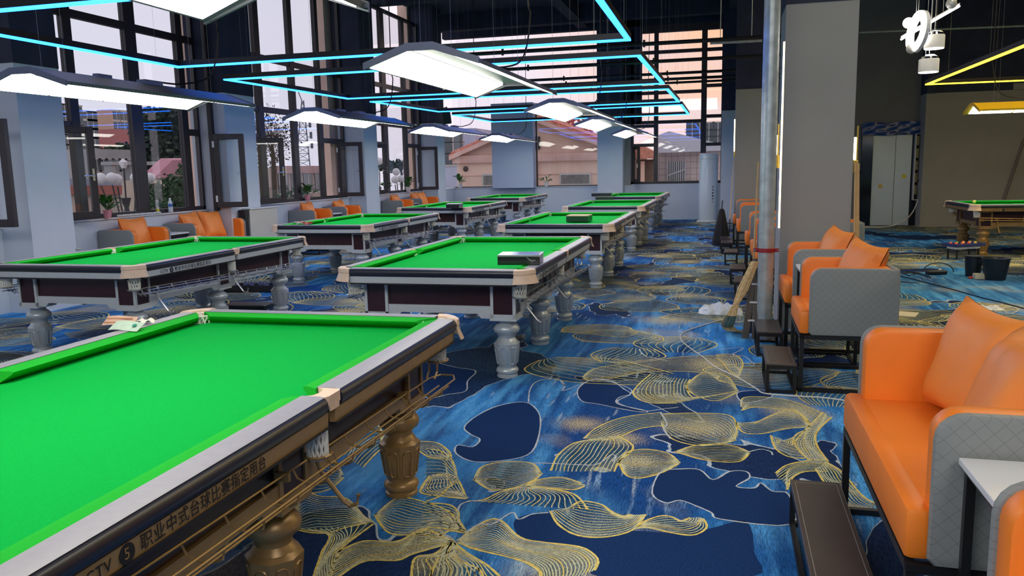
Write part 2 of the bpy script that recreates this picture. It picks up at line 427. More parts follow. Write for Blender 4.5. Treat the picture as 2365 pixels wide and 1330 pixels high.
def blobshell(cx, cy, R, ang):
    def P(r, a): return Vector((cx + R * r * math.cos(ang + a) * 1.25, cy + R * r * math.sin(ang + a), 0))
    k1, k2, k3 = (random.uniform(.75, 1.15) for _ in range(3))
    typ = random.random()
    ap = P(.9, PI)
    if typ < .55:
        c0 = [ap, P(.8 * k1, 2.2), P(1 * k2, 1.2), P(.95, .35), P(.8, .05)]
        c1 = [ap, P(.7 * k3, -2.3), P(.9 * k1, -1.3), P(.95, -.5), P(.8, -.02)]
    else:
        c0 = [P(1, 2.6), P(1.0 * k1, 1.7), P(1 * k2, .9), P(1, .2)]
        c1 = [P(.8, -2.8), P(.55 * k3, -2.2), P(.6, -1.0), P(.95, -.1)]
    shell(c0, c1, random.randint(9, 14), wl=.0062, wob=.012 * R)
rs = random.Random(3); placed = []
random.seed(11)
for _ in range(9000):
    x = rs.uniform(-7.6, 6.5); y = rs.uniform(.6, 22.5); R = rs.uniform(.28, .52)
    px_ok = True
    # keep the mapped foreground free
    if -1.9 < x < .75 and y < 6.0: continue
    if math.sin(x * 1.1 + 1.3) + math.sin(y * .9 + x * .4) < -.9: continue
    if any((x - a) ** 2 + (y - c) ** 2 < ((.46 if x < 1.2 else .34) * (R + r_)) ** 2 for a, c, r_ in placed): continue
    placed.append((x, y, R)); blobshell(x, y, R, rs.uniform(0, 2 * PI))
    if len(placed) > 470: break
PATCH = [
 [(190,490),(270,420),(400,360),(560,340),(640,400),(650,500),(600,640),(450,690),(250,700),(140,650),(150,600),(240,610),(285,565),(230,535)],
 [(1380,765),(1500,745),(1620,750),(1700,810),(1800,760),(1900,760),(1920,800),(1840,850),(1950,860),(1990,830),(2060,880),(2160,900),(2180,1080),(1750,1050),(1690,1010),(1600,970),(1500,935),(1410,950),(1330,890)],
 [(880,260),(960,205),(1080,210),(1160,260),(1200,290),(1130,310),(1120,350),(1270,385),(1300,400),(1200,390),(1000,350),(900,330)],
 [(-60,100),(150,130),(260,150),(210,210),(200,270),(100,290),(-60,300)],
 [(500,1050),(700,1010),(870,1145),(1040,1158),(1210,1120),(1440,1130),(1660,1110),(1900,1060),(1950,1250),(1930,1400),(1020,1400),(1000,1290),(900,1220),(680,1190),(530,1160)],
 [(1850,280),(2000,270),(2060,300),(1980,330),(1880,340)]]
WAVE = [[(580,340),(590,260),(640,210),(760,200),(800,240),(790,270),(900,230),(1000,200),(1180,250),(1200,290),(1120,340),(1280,390),(1400,380),(1490,370)],
 [(600,710),(700,710),(900,720),(1000,715),(1080,660),(1110,670),(1090,700)],
 [(1250,20),(1290,60),(1340,70),(1420,90)],[(1720,20),(1880,10),(1820,50),(1890,60),(1950,110)],
 [(1920,640),(1990,625),(2050,640),(2060,660)],[(200,1130),(280,1080),(360,1080),(480,1010),(520,1050),(600,1020),(700,1010)],
 [(150,1000),(170,960),(230,940),(300,940)],[(800,240),(760,195)],[(1380,400),(1420,470),(1400,500),(1440,560)]]
for p in PATCH:
    q = spline(avgc(p, C2), 4, True)
    vsn = [nv_bm.bm.verts.new((v.x, v.y, .0004)) for v in q]; nv_bm.bm.faces.new(vsn)
    if p is not PATCH[4]: ribbon(wl_bm, q + [q[0]], .009, .0016, jit=.3)
for p in WAVE: ribbon(wl_bm, spline(avgc(p, C2), 8), .009, .0018, jit=.3)
bmesh.ops.triangulate(nv_bm.bm, faces=nv_bm.bm.faces[:])
tint = bpy.data.materials.new('teal_gold_dusting'); tint.use_nodes = True; t_ = tint.node_tree; b_ = t_.nodes['Principled BSDF']
b_.inputs['Roughness'].default_value = .95; b_.inputs['Specular IOR Level'].default_value = .05
c_ = t_.nodes.new('ShaderNodeTexCoord'); n1 = t_.nodes.new('ShaderNodeTexNoise'); n1.inputs['Scale'].default_value = 1.3; n2 = t_.nodes.new('ShaderNodeTexNoise'); n2.inputs['Scale'].default_value = 230
t_.links.new(c_.outputs['Object'], n1.inputs['Vector']); t_.links.new(c_.outputs['Object'], n2.inputs['Vector'])
r_ = t_.nodes.new('ShaderNodeValToRGB'); t_.links.new(n1.outputs[0], r_.inputs[0])
r_.color_ramp.elements[0].position = .38; r_.color_ramp.elements[0].color = (.010, .028, .055, 1); r_.color_ramp.elements[1].position = .66; r_.color_ramp.elements[1].color = (.62, .55, .26, 1)
e_ = r_.color_ramp.elements.new(.54); e_.color = (.06, .16, .20, 1)
t_.links.new(r_.outputs[0], b_.inputs['Base Color'])
m_ = t_.nodes.new('ShaderNodeMapRange'); m_.inputs[1].default_value = .44; m_.inputs[2].default_value = .58; m_.inputs[3].default_value = .0; m_.inputs[4].default_value = .85
t_.links.new(n2.outputs[0], m_.inputs[0]); t_.links.new(m_.outputs[0], b_.inputs['Alpha'])
for nm, bmx, mm in (('teal_dusting_pattern', fl_bm, tint), ('cream_line_pattern', il_bm, mat('cream_carpet_yarn', (.60, .60, .40), .95, spec=.05, noise=.3, nscale=60)), ('gold_line_pattern', gl_bm, goldline), ('white_line_pattern', wl_bm, whiteline), ('navy_patch_pattern', nv_bm, navy)):
    o = bmx.build(nm, mm, floor); o['kind'] = 'stuff'

gd = bpy.data.materials.new('gold_dusting'); gd.use_nodes = True; t_ = gd.node_tree; b_ = t_.nodes['Principled BSDF']
b_.inputs['Base Color'].default_value = (.85, .72, .38, 1); b_.inputs['Roughness'].default_value = .95
c_ = t_.nodes.new('ShaderNodeTexCoord'); n2 = t_.nodes.new('ShaderNodeTexNoise'); n2.inputs['Scale'].default_value = 170; t_.links.new(c_.outputs['Object'], n2.inputs['Vector'])
vm_ = t_.nodes.new('ShaderNodeVectorMath'); vm_.operation = 'DISTANCE'; vm_.inputs[1].default_value = (.5, .5, .5); t_.links.new(c_.outputs['Generated'], vm_.inputs[0])
m1_ = t_.nodes.new('ShaderNodeMapRange'); m1_.inputs[1].default_value = .05; m1_.inputs[2].default_value = .5; m1_.inputs[3].default_value = .30; m1_.inputs[4].default_value = -.12; t_.links.new(vm_.outputs['Value'], m1_.inputs[0])
a1_ = t_.nodes.new('ShaderNodeMath'); a1_.operation = 'ADD'; t_.links.new(m1_.outputs[0], a1_.inputs[0]); t_.links.new(n2.outputs[0], a1_.inputs[1])
m2_ = t_.nodes.new('ShaderNodeMapRange'); m2_.inputs[1].default_value = .54; m2_.inputs[2].default_value = .66; m2_.inputs[3].default_value = 0; m2_.inputs[4].default_value = .85; t_.links.new(a1_.outputs[0], m2_.inputs[0]); t_.links.new(m2_.outputs[0], b_.inputs['Alpha'])
DUST = [(1620, 500, .42, .30), (900, 470, .28, .25), (2180, 400, .30, .28), (1690, 110, .38, .5), (1150, 560, .25, .22), (1240, 700, .22, .2)]
rr = random.Random(21)
dl = [(C2((a, b)), c, d) for a, b, c, d in DUST] + [(Vector((rr.uniform(-6.5, 5.5), rr.uniform(6.5, 20), 0)), rr.uniform(.35, .6), rr.uniform(.35, .6)) for _ in range(26)]
for k, (p, rx_, ry_) in enumerate(dl):
    q = MB(); vv = [q.bm.verts.new((rx_ * math.cos(2 * PI * i / 20), ry_ * math.sin(2 * PI * i / 20), (1e-5 if i % 2 else 0))) for i in range(20)]; q.bm.faces.new(vv)
    o = q.build('gold_dusting_pattern', gd, floor); o.location = (p.x, p.y, .0009 + k * 1e-6)
wd = gd.copy(); wd.name = 'white_brush_marks'; wd.node_tree.nodes['Principled BSDF'].inputs['Base Color'].default_value = (.62, .78, .90, 1)
STR = [(770, 430, .36), (725, 340, .3), (700, 300, .3), (740, 215, .34), (715, 190, .3), (790, 250, .26), (860, 290, .24), (1110, 400, .3), (1060, 440, .22), (950, 800, .5), (1220, 850, .55), (360, 290, .26), (1240, 170, .5), (820, 320, .3)]
sl2 = [(C2((a, b)), .018, c / 2, 0) for a, b, c in STR]
for _ in range(44):
    x = rr.uniform(-7, 6); y = rr.uniform(5.5, 20)
    for k in range(rr.randint(4, 8)): sl2.append((Vector((x + k * .06 + rr.uniform(-.02, .02), y + rr.uniform(-.2, .2), 0)), .018, rr.uniform(.12, .30), 0))
for k, (p, rx_, ry_, _) in enumerate(sl2):
    q = MB(); vv = [q.bm.verts.new((rx_ * math.cos(2 * PI * i / 10), ry_ * math.sin(2 * PI * i / 10), (1e-5 if i % 2 else 0))) for i in range(10)]; q.bm.faces.new(vv)
    o = q.build('white_brush_mark', wd, floor); o.location = (p.x, p.y, .00085 + k * 2e-7); o.rotation_euler = (0, 0, rr.uniform(-.08, .08))
# ================================================================== ROOM SHELL
ROOMTOP = 5.9
XL = -8.05; YF = 23.6
def wall(name, a, b, m):
    x = MB(); x.b2(a, b); return struct(x.build(name, m))
lw = wall('wall_left', (XL - .25, -9, 0), (XL, YF, .98), wallw)
wall('ceiling', (XL - .3, -9.2, ROOMTOP), (9.2, YF + .3, ROOMTOP + .15), wallk)
wall('wall_back', (XL - .3, -9.2, 0), (9.2, -9.0, ROOMTOP), wallw)
wall('wall_solid', (XL - .25, -9, .98), (XL, 3.0, ROOMTOP), wallw)
wall('wall_right', (9.0, -9, 0), (9.2, YF, ROOMTOP), wallg)
# far wall: low sill parts, dark wall above
fw_ = MB()
fw_.b2((XL - .25, YF, 0), (-2.62, YF + .25, .98)); fw_.b2((-2.62, YF, 0), (.45, YF + .25, 1.03))
fwo = struct(fw_.build('wall_far', wallw))
fw2 = MB()
fw2.b2((-3.50, YF, .98), (-2.64, YF + .25, 2.75)); struct(fw2.build('trim_1', wallg, fwo))
fw3 = MB()
fw3.b2((-3.50, YF, 2.75), (-2.34, YF + .25, 5.9)); fw3.b2((XL - .25, YF, 5.45), (.5, YF + .25, 5.9)); fw3.b2((-.04, YF, 1.03), (.5, YF + .25, 5.9))
struct(fw3.build('trim_2', wallk, fwo))
# window sills
sl = MB(); sl.b2((XL - .25, 3.0, .98), (XL + .03, YF, 1.0)); sl.b2((XL, YF - .03, .98), (-2.62, YF + .2, 1.0)); struct(sl.build('trim_3', mat('white_sill', (.62, .66, .70), .5), lw))
# right-hand rooms
wr = MB(); wr.b2((.9, 21.2, 0), (4.5, 21.4, 5.9)); o_ew = struct(wr.build('wall_elevator', mat('dim_grey_wall', (.16, .165, .175), .85, spec=.2, noise=.05, nscale=2)))
wr = MB(); wr.b2((4.5, 20.6, 0), (9.0, 20.8, 3.06)); wr.b2((4.45, 20.6, 0), (4.65, 21.4, 3.06)); struct(wr.build('wall_beige', mat('beige_grey_wall', (.30, .29, .26), .85, spec=.2, noise=.05, nscale=2)))
wr = MB(); wr.b2((4.5, 20.6, 3.06), (9.0, 20.8, 5.9)); wr.b2((4.45, 20.55, 3.06), (4.65, 21.4, 5.9)); struct(wr.build('wall_upper', wallk))
wr = MB(); wr.b2((.42, 21.4, 0), (.62, YF, 5.9)); struct(wr.build('wall_side', wallg))
wr = MB(); wr.b2((6.2, 20.57, 3.06), (6.9, 20.6, 3.2)); struct(wr.build('trim_4', MATS['beige_grey_wall']))
# columns: grey below, dark above
def column(x0, x1, y0, y1, zt, face=wallg):
    a = MB(); a.b2((x0, y0, 0), (x1, y1, zt)); c = struct(a.build('column', face))
    a = MB(); a.b2((x0 - .004, y0 - .004, zt), (x1 + .004, y1 + .004, ROOMTOP)); struct(a.build('upper_column', wallk, c)); return c
for y0, y1 in ((2.9, 3.6), (7.42, 8.05), (11.285, 12.14), (16.35, 17.05), (20.95, 21.62)):
    column(XL - .2, -7.63, y0, y1, 2.82, wallw)
c_r = column(.505, 1.112, 7.8, 8.42, 2.94)
column(.195, .80, 17.0, 17.65, 3.02)
column(-.10, .42, 22.3, 23.6, 2.95, wallw)
column(-3.52, -2.80, 23.0, 23.6, 2.72, wallw)
pier = MB(); pier.b2((-6.74, 23.3, .98), (-5.47, 23.62, 3.46)); struct(pier.build('trim_5', mat('pale_blue_panel', (.40, .47, .66), .7, spec=.2)))
# ceiling beams
for i, y in enumerate((9.2, 13.8, 18.4, 22.4)):
    b = MB(); b.b2((XL - .25, y - .15, 5.45), (9, y + .15, 5.9)); struct(b.build('beam', wallk))
for i, x in enumerate((-4.0, .2)):
    b = MB(); b.b2((x - .15, -9, 5.5), (x + .15, YF, 5.9)); struct(b.build('beam', wallk))

# ------------------------------------------------------------------ windows on the left wall
XW = -8.12
def bar(mb, y0, y1, z0, z1, dx=.035): mb.b2((XW - dx, y0, z0), (XW + dx, y1, z1))
def sash(parent, hy, ang, w_, z0, z1, right, hx=-8.02):
    """inward opening casement hinged at y=hy; ang measured from the wall line"""
    s_ = -1 if right else 1
    e_ = bpy.data.objects.new('casement', None); COL.objects.link(e_); e_.parent = parent
    e_.location = (hx, hy, 0)
    # local +y runs along the sash
    e_.rotation_euler = (0, 0, -ang if not right else -(PI - ang))
    f = MB(); t = .085
    f.b2((-.03, 0, z0), (.03, t, z1), .006); f.b2((-.03, w_ - t, z0), (.03, w_, z1), .006)
    f.b2((-.03, t, z0), (.03, w_ - t, z0 + t), .006); f.b2((-.03, t, z1 - t), (.03, w_ - t, z1), .006)
    f.build('sash_frame', frame, e_)
    g = MB(); g.b2((-.006, t - .01, z0 + t - .01), (.006, w_ - t + .01, z1 - t + .01)); g.build('pane', glass, e_)
    h = MB(); sx = 1 if not right else -1
    h.b2((sx * .028, w_ - .06, 1.50), (sx * .05, w_ - .03, 1.66), .004); h.b2((sx * .045, w_ - .16, 1.555), (sx * .065, w_ - .03, 1.575), .004)
    h.build('handle', chrome, e_)
    k = MB()
    for z in (z0 + .14, z1 - .16): k.b2((-.045, -.01, z - .05), (.045, .02, z + .05), .004)
    k.build('hinge', whitep, e_)
    return e_
def bay(idx, y0, muls, y1, trs, lcase, rcase, ztop=5.45):
    """muls: list of (ya,yb) mullions"""
    r = thing('window_%d' % idx, None, None, (0, 0, 0)); r['kind'] = 'structure'
    bar_o = MB(); bar(bar_o, y0, y0 + .05, 1.0, ztop); bar(bar_o, y1 - .05, y1, 1.0, ztop); bar(bar_o, y0, y1, 1.0, 1.06); bar(bar_o, y0, y1, ztop - .08, ztop)
    bar_o.build('window_frame', frame, r)
    for a, b in muls:
        q = MB(); bar(q, a, b, 1.06, ztop - .08, .04); q.build('mullion', frame, r)
    edges = [y0 + .05] + [v for m_ in muls for v in m_] + [y1 - .05]
    cols = [(edges[i], edges[i + 1]) for i in range(0, len(edges), 2)]
    for ci, (a, b) in enumerate(cols):
        side = ci in (0, len(cols) - 1)
        zs = [(1.06, 1.06)] + [(z - .05, z + .05) for z in trs] + [(ztop - .08, ztop - .08)]
        if (ci == 0 and lcase) or (ci == len(cols) - 1 and rcase): zs.insert(1, (2.16, 2.26))
        for za, zb in zs[1:-1]:
            q = MB(); bar(q, a, b, za, zb); q.build('transom', frame, r)
        for i in range(len(zs) - 1):
            if i == 0 and len(zs) > len(trs) + 2: continue      # the opening casement
            g = MB(); g.b2((XW - .006, a, zs[i][1]), (XW + .006, b, zs[i + 1][0])); g.build('pane', glass, r)
    if lcase: sash(r, lcase[0], lcase[1], lcase[2], 1.03, 2.18, False)
    if rcase: sash(r, rcase[0], rcase[1], rcase[2], 1.03, 2.18, True, rcase[3])
    return r
bay(1, 3.6, [(4.2, 4.32), (5.3, 5.45), (6.4, 6.55)], 7.42, [2.70, 3.62], None, (6.93, 1.69, .62, -8.0))
bay(2, 8.05, [(8.66, 8.80), (9.76, 9.98), (10.86, 11.0)], 11.28, [2.70, 3.62], (8.15, .48, .55), (11.17, 1.97, .47, -7.79))
q_ = MB(); q_.b2((-7.87, 11.18, .98), (-7.81, 11.26, 5.45)); q_.build('window_return', frame, bpy.data.objects['window_2'])
bay(3, 12.14, [(13.00, 13.17), (14.18, 14.34), (15.25, 15.38)], 16.34, [2.70, 3.62], (12.6, .55, .60), (15.84, 1.81, .54, -8.02))
bay(4, 17.05, [(18.50, 18.74), (19.85, 20.02)], 20.94, [2.70, 3.62], (17.3, .41, .62), (20.50, 1.80, .55, -8.02))
def sash_free(idx, x, y, ang, w_, right):
    pass
# far windows
w1 = thing('window_5', None, None); w1['kind'] = 'structure'
for a, b, z0, z1 in ((XL, -6.74, 1.0, 5.45), (-6.74, -5.47, 3.46, 5.45), (-5.47, -3.5, 1.0, 5.45)):
    g = MB(); g.b2((a, 23.70, z0), (b, 23.712, z1)); g.build('pane', glass, w1)
q = MB(); q.b2((XL, 23.66, 1.0), (-6.74, 23.74, 1.03)); q.b2((-5.47, 23.66, 1.0), (-3.5, 23.74, 1.03)); q.build('window_frame', frame, w1)
for x in (-6.76, -5.45):
    q = MB(); q.b2((x - .02, 23.66, 1.0), (x + .02, 23.74, 3.46)); q.build('mullion', frame, w1)
w2 = thing('window_6', None, None); w2['kind'] = 'structure'
Z = lambda px, py: at(px, py, 'y', 23.65).z
X = lambda px, py=300: at(px, py, 'y', 23.65).x
q = MB(); y0, y1 = 23.6, 23.72
q.b2((-2.64, y0, 1.03), (-2.56, y1, 5.35)); q.b2((-.12, y0, 1.03), (-.04, y1, 5.45)); q.b2((-2.64, y0, 1.03), (-.04, y1, 1.10)); q.b2((-2.34, y0, 5.25), (-.04, y1, 5.45))
q.build('window_frame', frame, w2)
for xa, xb in ((-1.98, -1.86), (-.67, -.52)):
    q = MB(); q.b2((xa, y0 - .02, 1.1), (xb, y1, 5.25)); q.build('mullion', frame, w2)
for xa, xb, z in ((-2.56, -1.98, 2.14), (-2.56, -1.98, 2.68), (-2.56, -.67, 2.78), (-.52, -.12, 2.90), (-.52, -.12, 2.12), (-2.56, -1.98, 3.60), (-1.86, -.67, 3.60), (-.52, -.12, 3.74), (-2.34, -.12, 4.72)):
    q = MB(); q.b2((xa, y0, z - .045), (xb, y1, z + .045)); q.build('transom', frame, w2)
for xa, xb in ((-1.86, -.67), (-.52, -.12)):
    for z0_, z1_ in ((1.1, 2.78), (2.83, 3.6), (3.65, 5.25)):
        g = MB(); g.b2((xa, 23.65, z0_), (xb, 23.662, z1_)); g.build('pane', glass, w2)
g = MB(); g.b2((-2.56, 23.65, 2.2), (-1.98, 23.662, 5.25)); g.build('pane', glass, w2)
e_ = bpy.data.objects.new('casement', None); COL.objects.link(e_); e_.parent = w2; e_.location = (-2.56, 23.58, 0); e_.rotation_euler = (0, 0, -1.15)
f = MB(); f.b2((0, -.03, 1.1), (.08, .03, 2.1)); f.b2((.44, -.03, 1.1), (.52, .03, 2.1)); f.b2((.08, -.03, 1.1), (.44, .03, 1.18)); f.b2((.08, -.03, 2.02), (.44, .03, 2.1)); f.build('sash_frame', frame, e_)
g = MB(); g.b2((.07, -.006, 1.17), (.45, .006, 2.03)); g.build('pane', glass, e_)
h = MB(); h.b2((.45, -.06, 1.5), (.5, -.03, 1.62)); h.build('handle', chrome, e_)

# ================================================================== BILLIARD TABLE
W2, L2 = .762, 1.415
def arc(cx, cy, r, a0, a1, n):
    return [(cx + r * math.cos(a0 + (a1 - a0) * i / n), cy + r * math.sin(a0 + (a1 - a0) * i / n)) for i in range(n + 1)]
RAILP = [(.668, .775), (.668, .834), (.738, .834), (.752, .829), (.760, .818), (.762, .804), (.757, .788), (.746, .778)]
CUSHP = [(.670, .782), (.670, .833), (.640, .833), (.612, .830), (.600, .824), (.603, .817), (.650, .782)]
def make_table():
    T = thing('pool_table', 'x', 'pool table')
    # playing bed
    b = MB(); poly = []
    for sx, sy in ((1, 1), (-1, 1), (-1, -1), (1, -1)):
        c = [(.655 * sx + x * sx, 1.308 * sy + y * sy) for x, y in arc(0, 0, .058, -PI / 2, PI, 8)] if False else None
        a = [(.655 * sx - .058 * math.cos(t) * sx * -1, 0) for t in (0,)]
        pts = [(.60, 1.321), (.60, 1.30), (.613, 1.266), (.655, 1.25)] if False else None
        q = [(.668, 1.245), (.640, 1.250), (.607, 1.275), (.598, 1.321)]
        q = [(x * sx, y * sy) for x, y in q]
        if sx * sy < 0: q = q[::-1]
        mid = []
        if (sx, sy) == (1, -1): mid = []
        poly += q
        if (sx, sy) == (-1, 1): poly += [(-.668, .05), (-.645, .03), (-.645, -.03), (-.668, -.05)]
        if (sx, sy) == (1, -1): poly += [(.668, -.05), (.645, -.03), (.645, .03), (.668, .05)]
    b.prism([(x, y, .757) for x, y in poly], (0, 0, .025)); b.build('playing_cloth', cloth, T)
    b = MB(); b.b2((-.60, -1.24, .728), (.60, 1.24, .756)); b.b2((-.70, -1.20, .714), (.70, -.10, .730)); b.b2((-.70, .10, .714), (.70, 1.20, .730)); b.b2((-.60, -1.35, .714), (.60, 1.35, .727))
    b.build('slate_bed', blackm, T)
    # rails, cushions, aprons: four along the sides, two across the ends
    def side(s, y0, y1, corner_hi):
        def q(prof, off=0):
            A = [(s * x, y0, z) for x, z in prof]; B = [(s * x, y1, z) for x, z in prof]; return A, B
        r = MB(); r.loft(*q(RAILP)); rl_ = r.build('rail', lacq, T, smooth=True)
        a = MB(); a.loft(*q([(.669, .8335), (.669, .8358), (.738, .8358), (.749, .8325), (.745, .8300)])); a.build('rail_cap', capm, rl_, smooth=True)
        g0, g1 = (y0 if abs(y0) > .2 else math.copysign(.024, y0)), (y1 if abs(y1) > .2 else math.copysign(.024, y1))
        a = MB(); a.loft(*[[(s * x, yy, z) for x, z in ((.722, .728), (.742, .728), (.746, .776), (.722, .776))] for yy in (g0, g1)])
        a.build('apron', silver, T)
        a = MB(); a.loft(*[[(s * x, yy, z) for x, z in ((.69, .716), (.738, .716), (.748, .722), (.748, .728), (.69, .728))] for yy in (g0, g1)])
        a.build('trim_strip', blackm, T)
        # cushion with mitred ends
        def end(y, mid):
            sg = -1 if y > (y0 + y1) / 2 else 1
            return [(s * x, y + sg * ((.670 - x) * (.6 if mid else 1.15)), z) for x, z in CUSHP]
        ca, cb = (y0 + .0, y1 - .0)
        c = MB(); c.loft(end(y0 - .012, not corner_hi and y0 < 0 and False or abs(y0) < .2), end(y1 + .012, abs(y1) < .2)); c.build('cushion', cushm, T, smooth=True)
    for s in (1, -1):
        side(s, .052, 1.285, True); side(s, -1.285, -.052, False)
    for s in (1, -1):
        x0, x1 = -.635, .635
        f = lambda prof, xx: [(xx, s * (x + .653), z) for x, z in prof]
        r = MB(); r.loft(f(RAILP, x0), f(RAILP, x1)); rl_ = r.build('rail', lacq, T, smooth=True)
        CP = [(.669, .8335), (.669, .8358), (.738, .8358), (.749, .8325), (.745, .8300)]
        r = MB(); r.loft(f(CP, x0), f(CP, x1)); r.build('rail_cap', capm, rl_, smooth=True)
        ap = ((.70, .728), (.742, .728), (.746, .776), (.70, .776))
        r = MB(); r.loft(f(ap, x0), f(ap, x1)); r.build('apron', silver, T)
        ap = ((.69, .716), (.738, .716), (.748, .722), (.748, .728), (.69, .728))
        r = MB(); r.loft(f(ap, x0), f(ap, x1)); r.build('trim_strip', blackm, T)
        c = MB(); g = lambda xx, sg: [(xx + sg * (.670 - x) * 1.15, s * (x + .653), z) for x, z in CUSHP]
        c.loft(g(-.645, 1), g(.645, -1)); c.build('cushion', cushm, T, smooth=True)
    # pockets
    def net(c, r0, r1, z0, z1, mb):
        n, rows = 14, 6
        V = []
        for j in range(rows + 1):
            f = j / rows; r = r0 + (r1 - r0) * f ** .8; z = z0 + (z1 - z0) * f
            V.append([Vector((c[0] + r * math.cos(2 * PI * (k + .5 * (j % 2)) / n), c[1] + r * math.sin(2 * PI * (k + .5 * (j % 2)) / n), z)) for k in range(n)])
        for j in range(rows):
            for k in range(n):
                a = V[j][k]
                for b_ in ((V[j + 1][k], V[j + 1][(k - 1) % n]) if j % 2 == 0 else (V[j + 1][k], V[j + 1][(k + 1) % n])):
                    mb.tube([a, b_], .0042, 3)
        mb.tube(V[0] , .004, 4, True); mb.tube(V[-1], .006, 4, True)
    for sx in (1, -1):
        for sy in (1, -1):
            P = bpy.data.objects.new('corner_pocket', None); COL.objects.link(P); P.parent = T
            P.location = (0, 0, 0)
            c = (.648, 1.300); a0, a1 = -.16, PI / 2 + .16
            le = MB()
            prof = [(.060, .800), (.060, .834), (.070, .839), (.100, .839), (.112, .832), (.115, .805), (.111, .800), (.118, .775), (.134, .738), (.129, .738), (.108, .79), (.104, .80)]
            na = 10; rings = []
            for i in range(na + 1):
                t = a0 + (a1 - a0) * i / na
                flat = 1 + .10 * math.cos(4 * (t - PI / 4)) * -1 * .35
                rings.append([le.bm.verts.new((sx * (c[0] + r * flat * math.cos(t)), sy * (c[1] + r * flat * math.sin(t)), z)) for r, z in prof])
            for A, B in zip(rings, rings[1:]):
                for k in range(len(prof)): le.bm.faces.new((A[k], A[(k + 1) % len(prof)], B[(k + 1) % len(prof)], B[k]))
            le.bm.faces.new(rings[0]); le.bm.faces.new(rings[-1])
            le.build('leather', leather, P, smooth=True)
            nb = MB(); net((sx * c[0], sy * c[1]), .060, .040, .82, .625, nb); nb.build('net', netm, P)
            hb = MB(); ring = [(sx * c[0] + .055 * math.cos(2 * PI * k / 12), sy * c[1] + .055 * math.sin(2 * PI * k / 12), .628) for k in range(12)]
            hb.tube(ring, .005, 4, True)
            for dx in (-.02, .02):
                hb.tube([(sx * (c[0] + dx), sy * (c[1] - .055), .628), (sx * (c[0] + dx), sy * (c[1] - .06), .585), (sx * (c[0] + dx), sy * (c[1] - .10), .56)], .005, 4)
            hb.build('net_hoop', rackm, P)
    for sx in (1, -1):
        P = bpy.data.objects.new('middle_pocket', None); COL.objects.link(P); P.parent = T
        le = MB()
        le.prism([(sx * x, y, .800) for x, y in ((.672, -.052), (.700, -.036), (.708, 0), (.700, .036), (.672, .052), (.752, .052), (.758, .04), (.758, -.04), (.752, -.052))], (0, 0, .034))
        le.prism([(sx * x, y, z) for x, y, z in ((.757, -.036, .80), (.757, .036, .80), (.758, .030, .782), (.758, -.030, .782))], (sx * -.006, 0, 0))
        le.build('leather', leather, P)
        nb = MB(); net((sx * .684, 0), .036, .034, .81, .615, nb); nb.build('net', netm, P)
        hb = MB(); hb.tube([(sx * .686 + .044 * math.cos(2 * PI * k / 12), .048 * math.sin(2 * PI * k / 12), .622) for k in range(12)], .005, 4, True)
        for dy in (-.02, .02): hb.tube([(sx * .735, dy, .62), (sx * .745, dy, .58), (sx * .72, dy + .03, .555)], .005, 4)
        hb.build('net_hoop', rackm, P)
    # body
    post = MB(); x_, z0, z1 = .095, .45, .714
    for a in (-1, 1):
        for c_ in (-1, 1): post.b2((a * (x_ - .022), c_ * (x_ - .022), z0), (a * x_, c_ * x_, z1))
    post.b2((-x_, -x_, z0), (x_, x_, z0 + .035)); post.b2((-x_ - .006, -x_ - .006, z0 - .012), (x_ + .006, x_ + .006, z0 + .004)); post.b2((-x_, -x_, z1 - .02), (x_, x_, z1))
    pm = post.mesh('post_frame', silver)
    pi_ = MB(); pi_.b2((-x_ + .008, -x_ + .008, z0 + .03), (x_ - .008, x_ - .008, z1 - .015)); pim = pi_.mesh('post_panel', wine)
    leg = MB()
    leg.lathe([(.055, .452), (.072, .446), (.073, .432), (.062, .425), (.060, .412), (.080, .398), (.096, .378), (.099, .362), (.092, .342), (.074, .328), (.064, .312), (.063, .298), (.074, .284), (.080, .274)], 18)
    lm = leg.mesh('turned_rings', legsil, smooth=True)
    ft = MB(); ft.lathe([(.070, .092), (.066, .082), (.066, .074), (.080, .064), (.086, .050), (.082, .036), (.070, .028), (.070, .020), (.078, .014), (.078, 0)], 18)
    ftm = ft.mesh('foot_ring', legsil, smooth=True)
    ob = MB()
    ob.lathe([(.070, .284), (.100, .258), (.098, .24), (.079, .100), (.068, .086)], 8, rot0=PI / 8)
    for k in range(8):      # raised shield outline on every face
        t = k * PI / 4; n_ = Vector((math.cos(t), math.sin(t), 0)); s_ = Vector((-n_.y, n_.x, 0))
        def P3(u, v):   # v 0..1 up the face
            ap = (.079 + (.098 - .079) * v) * math.cos(PI / 8); return n_ * (ap + .0015) + s_ * u + Vector((0, 0, .100 + .14 * v))
        pts = [P3(u, v) for u, v in ((-.018, .10), (-.010, .04), (.010, .04), (.018, .10), (.023, .84), (.014, .93), (0, .96), (-.014, .93), (-.023, .84))]
        ob.tube(pts, .0040, 4, True)
    om = ob.mesh('octagon_body', legsil, smooth=True)
    for x in (-.5, .5):
        for y in (-1.145, 0, 1.145):
            pf = inst('post', pm, T, (x, y, 0)); inst('inlay_panel', pim, pf)
            lg = inst('leg', lm, T, (x, y, 0)); inst('octagon_body', om, lg); inst('foot_ring', ftm, lg)
    def board(mbx, axis, s, a, b):
        d = .075
        pl = [(a, .452), (a + d, .452), (a + d + .03, .486), (b - d - .03, .486), (b - d, .452), (b, .452), (b, .544), (a, .544)]
        if axis == 'y': mbx.prism([(s * .560, u, z) for u, z in pl], (s * .030, 0, 0))
        else: mbx.prism([(u, s * 1.195, z) for u, z in pl], (0, s * .035, 0))
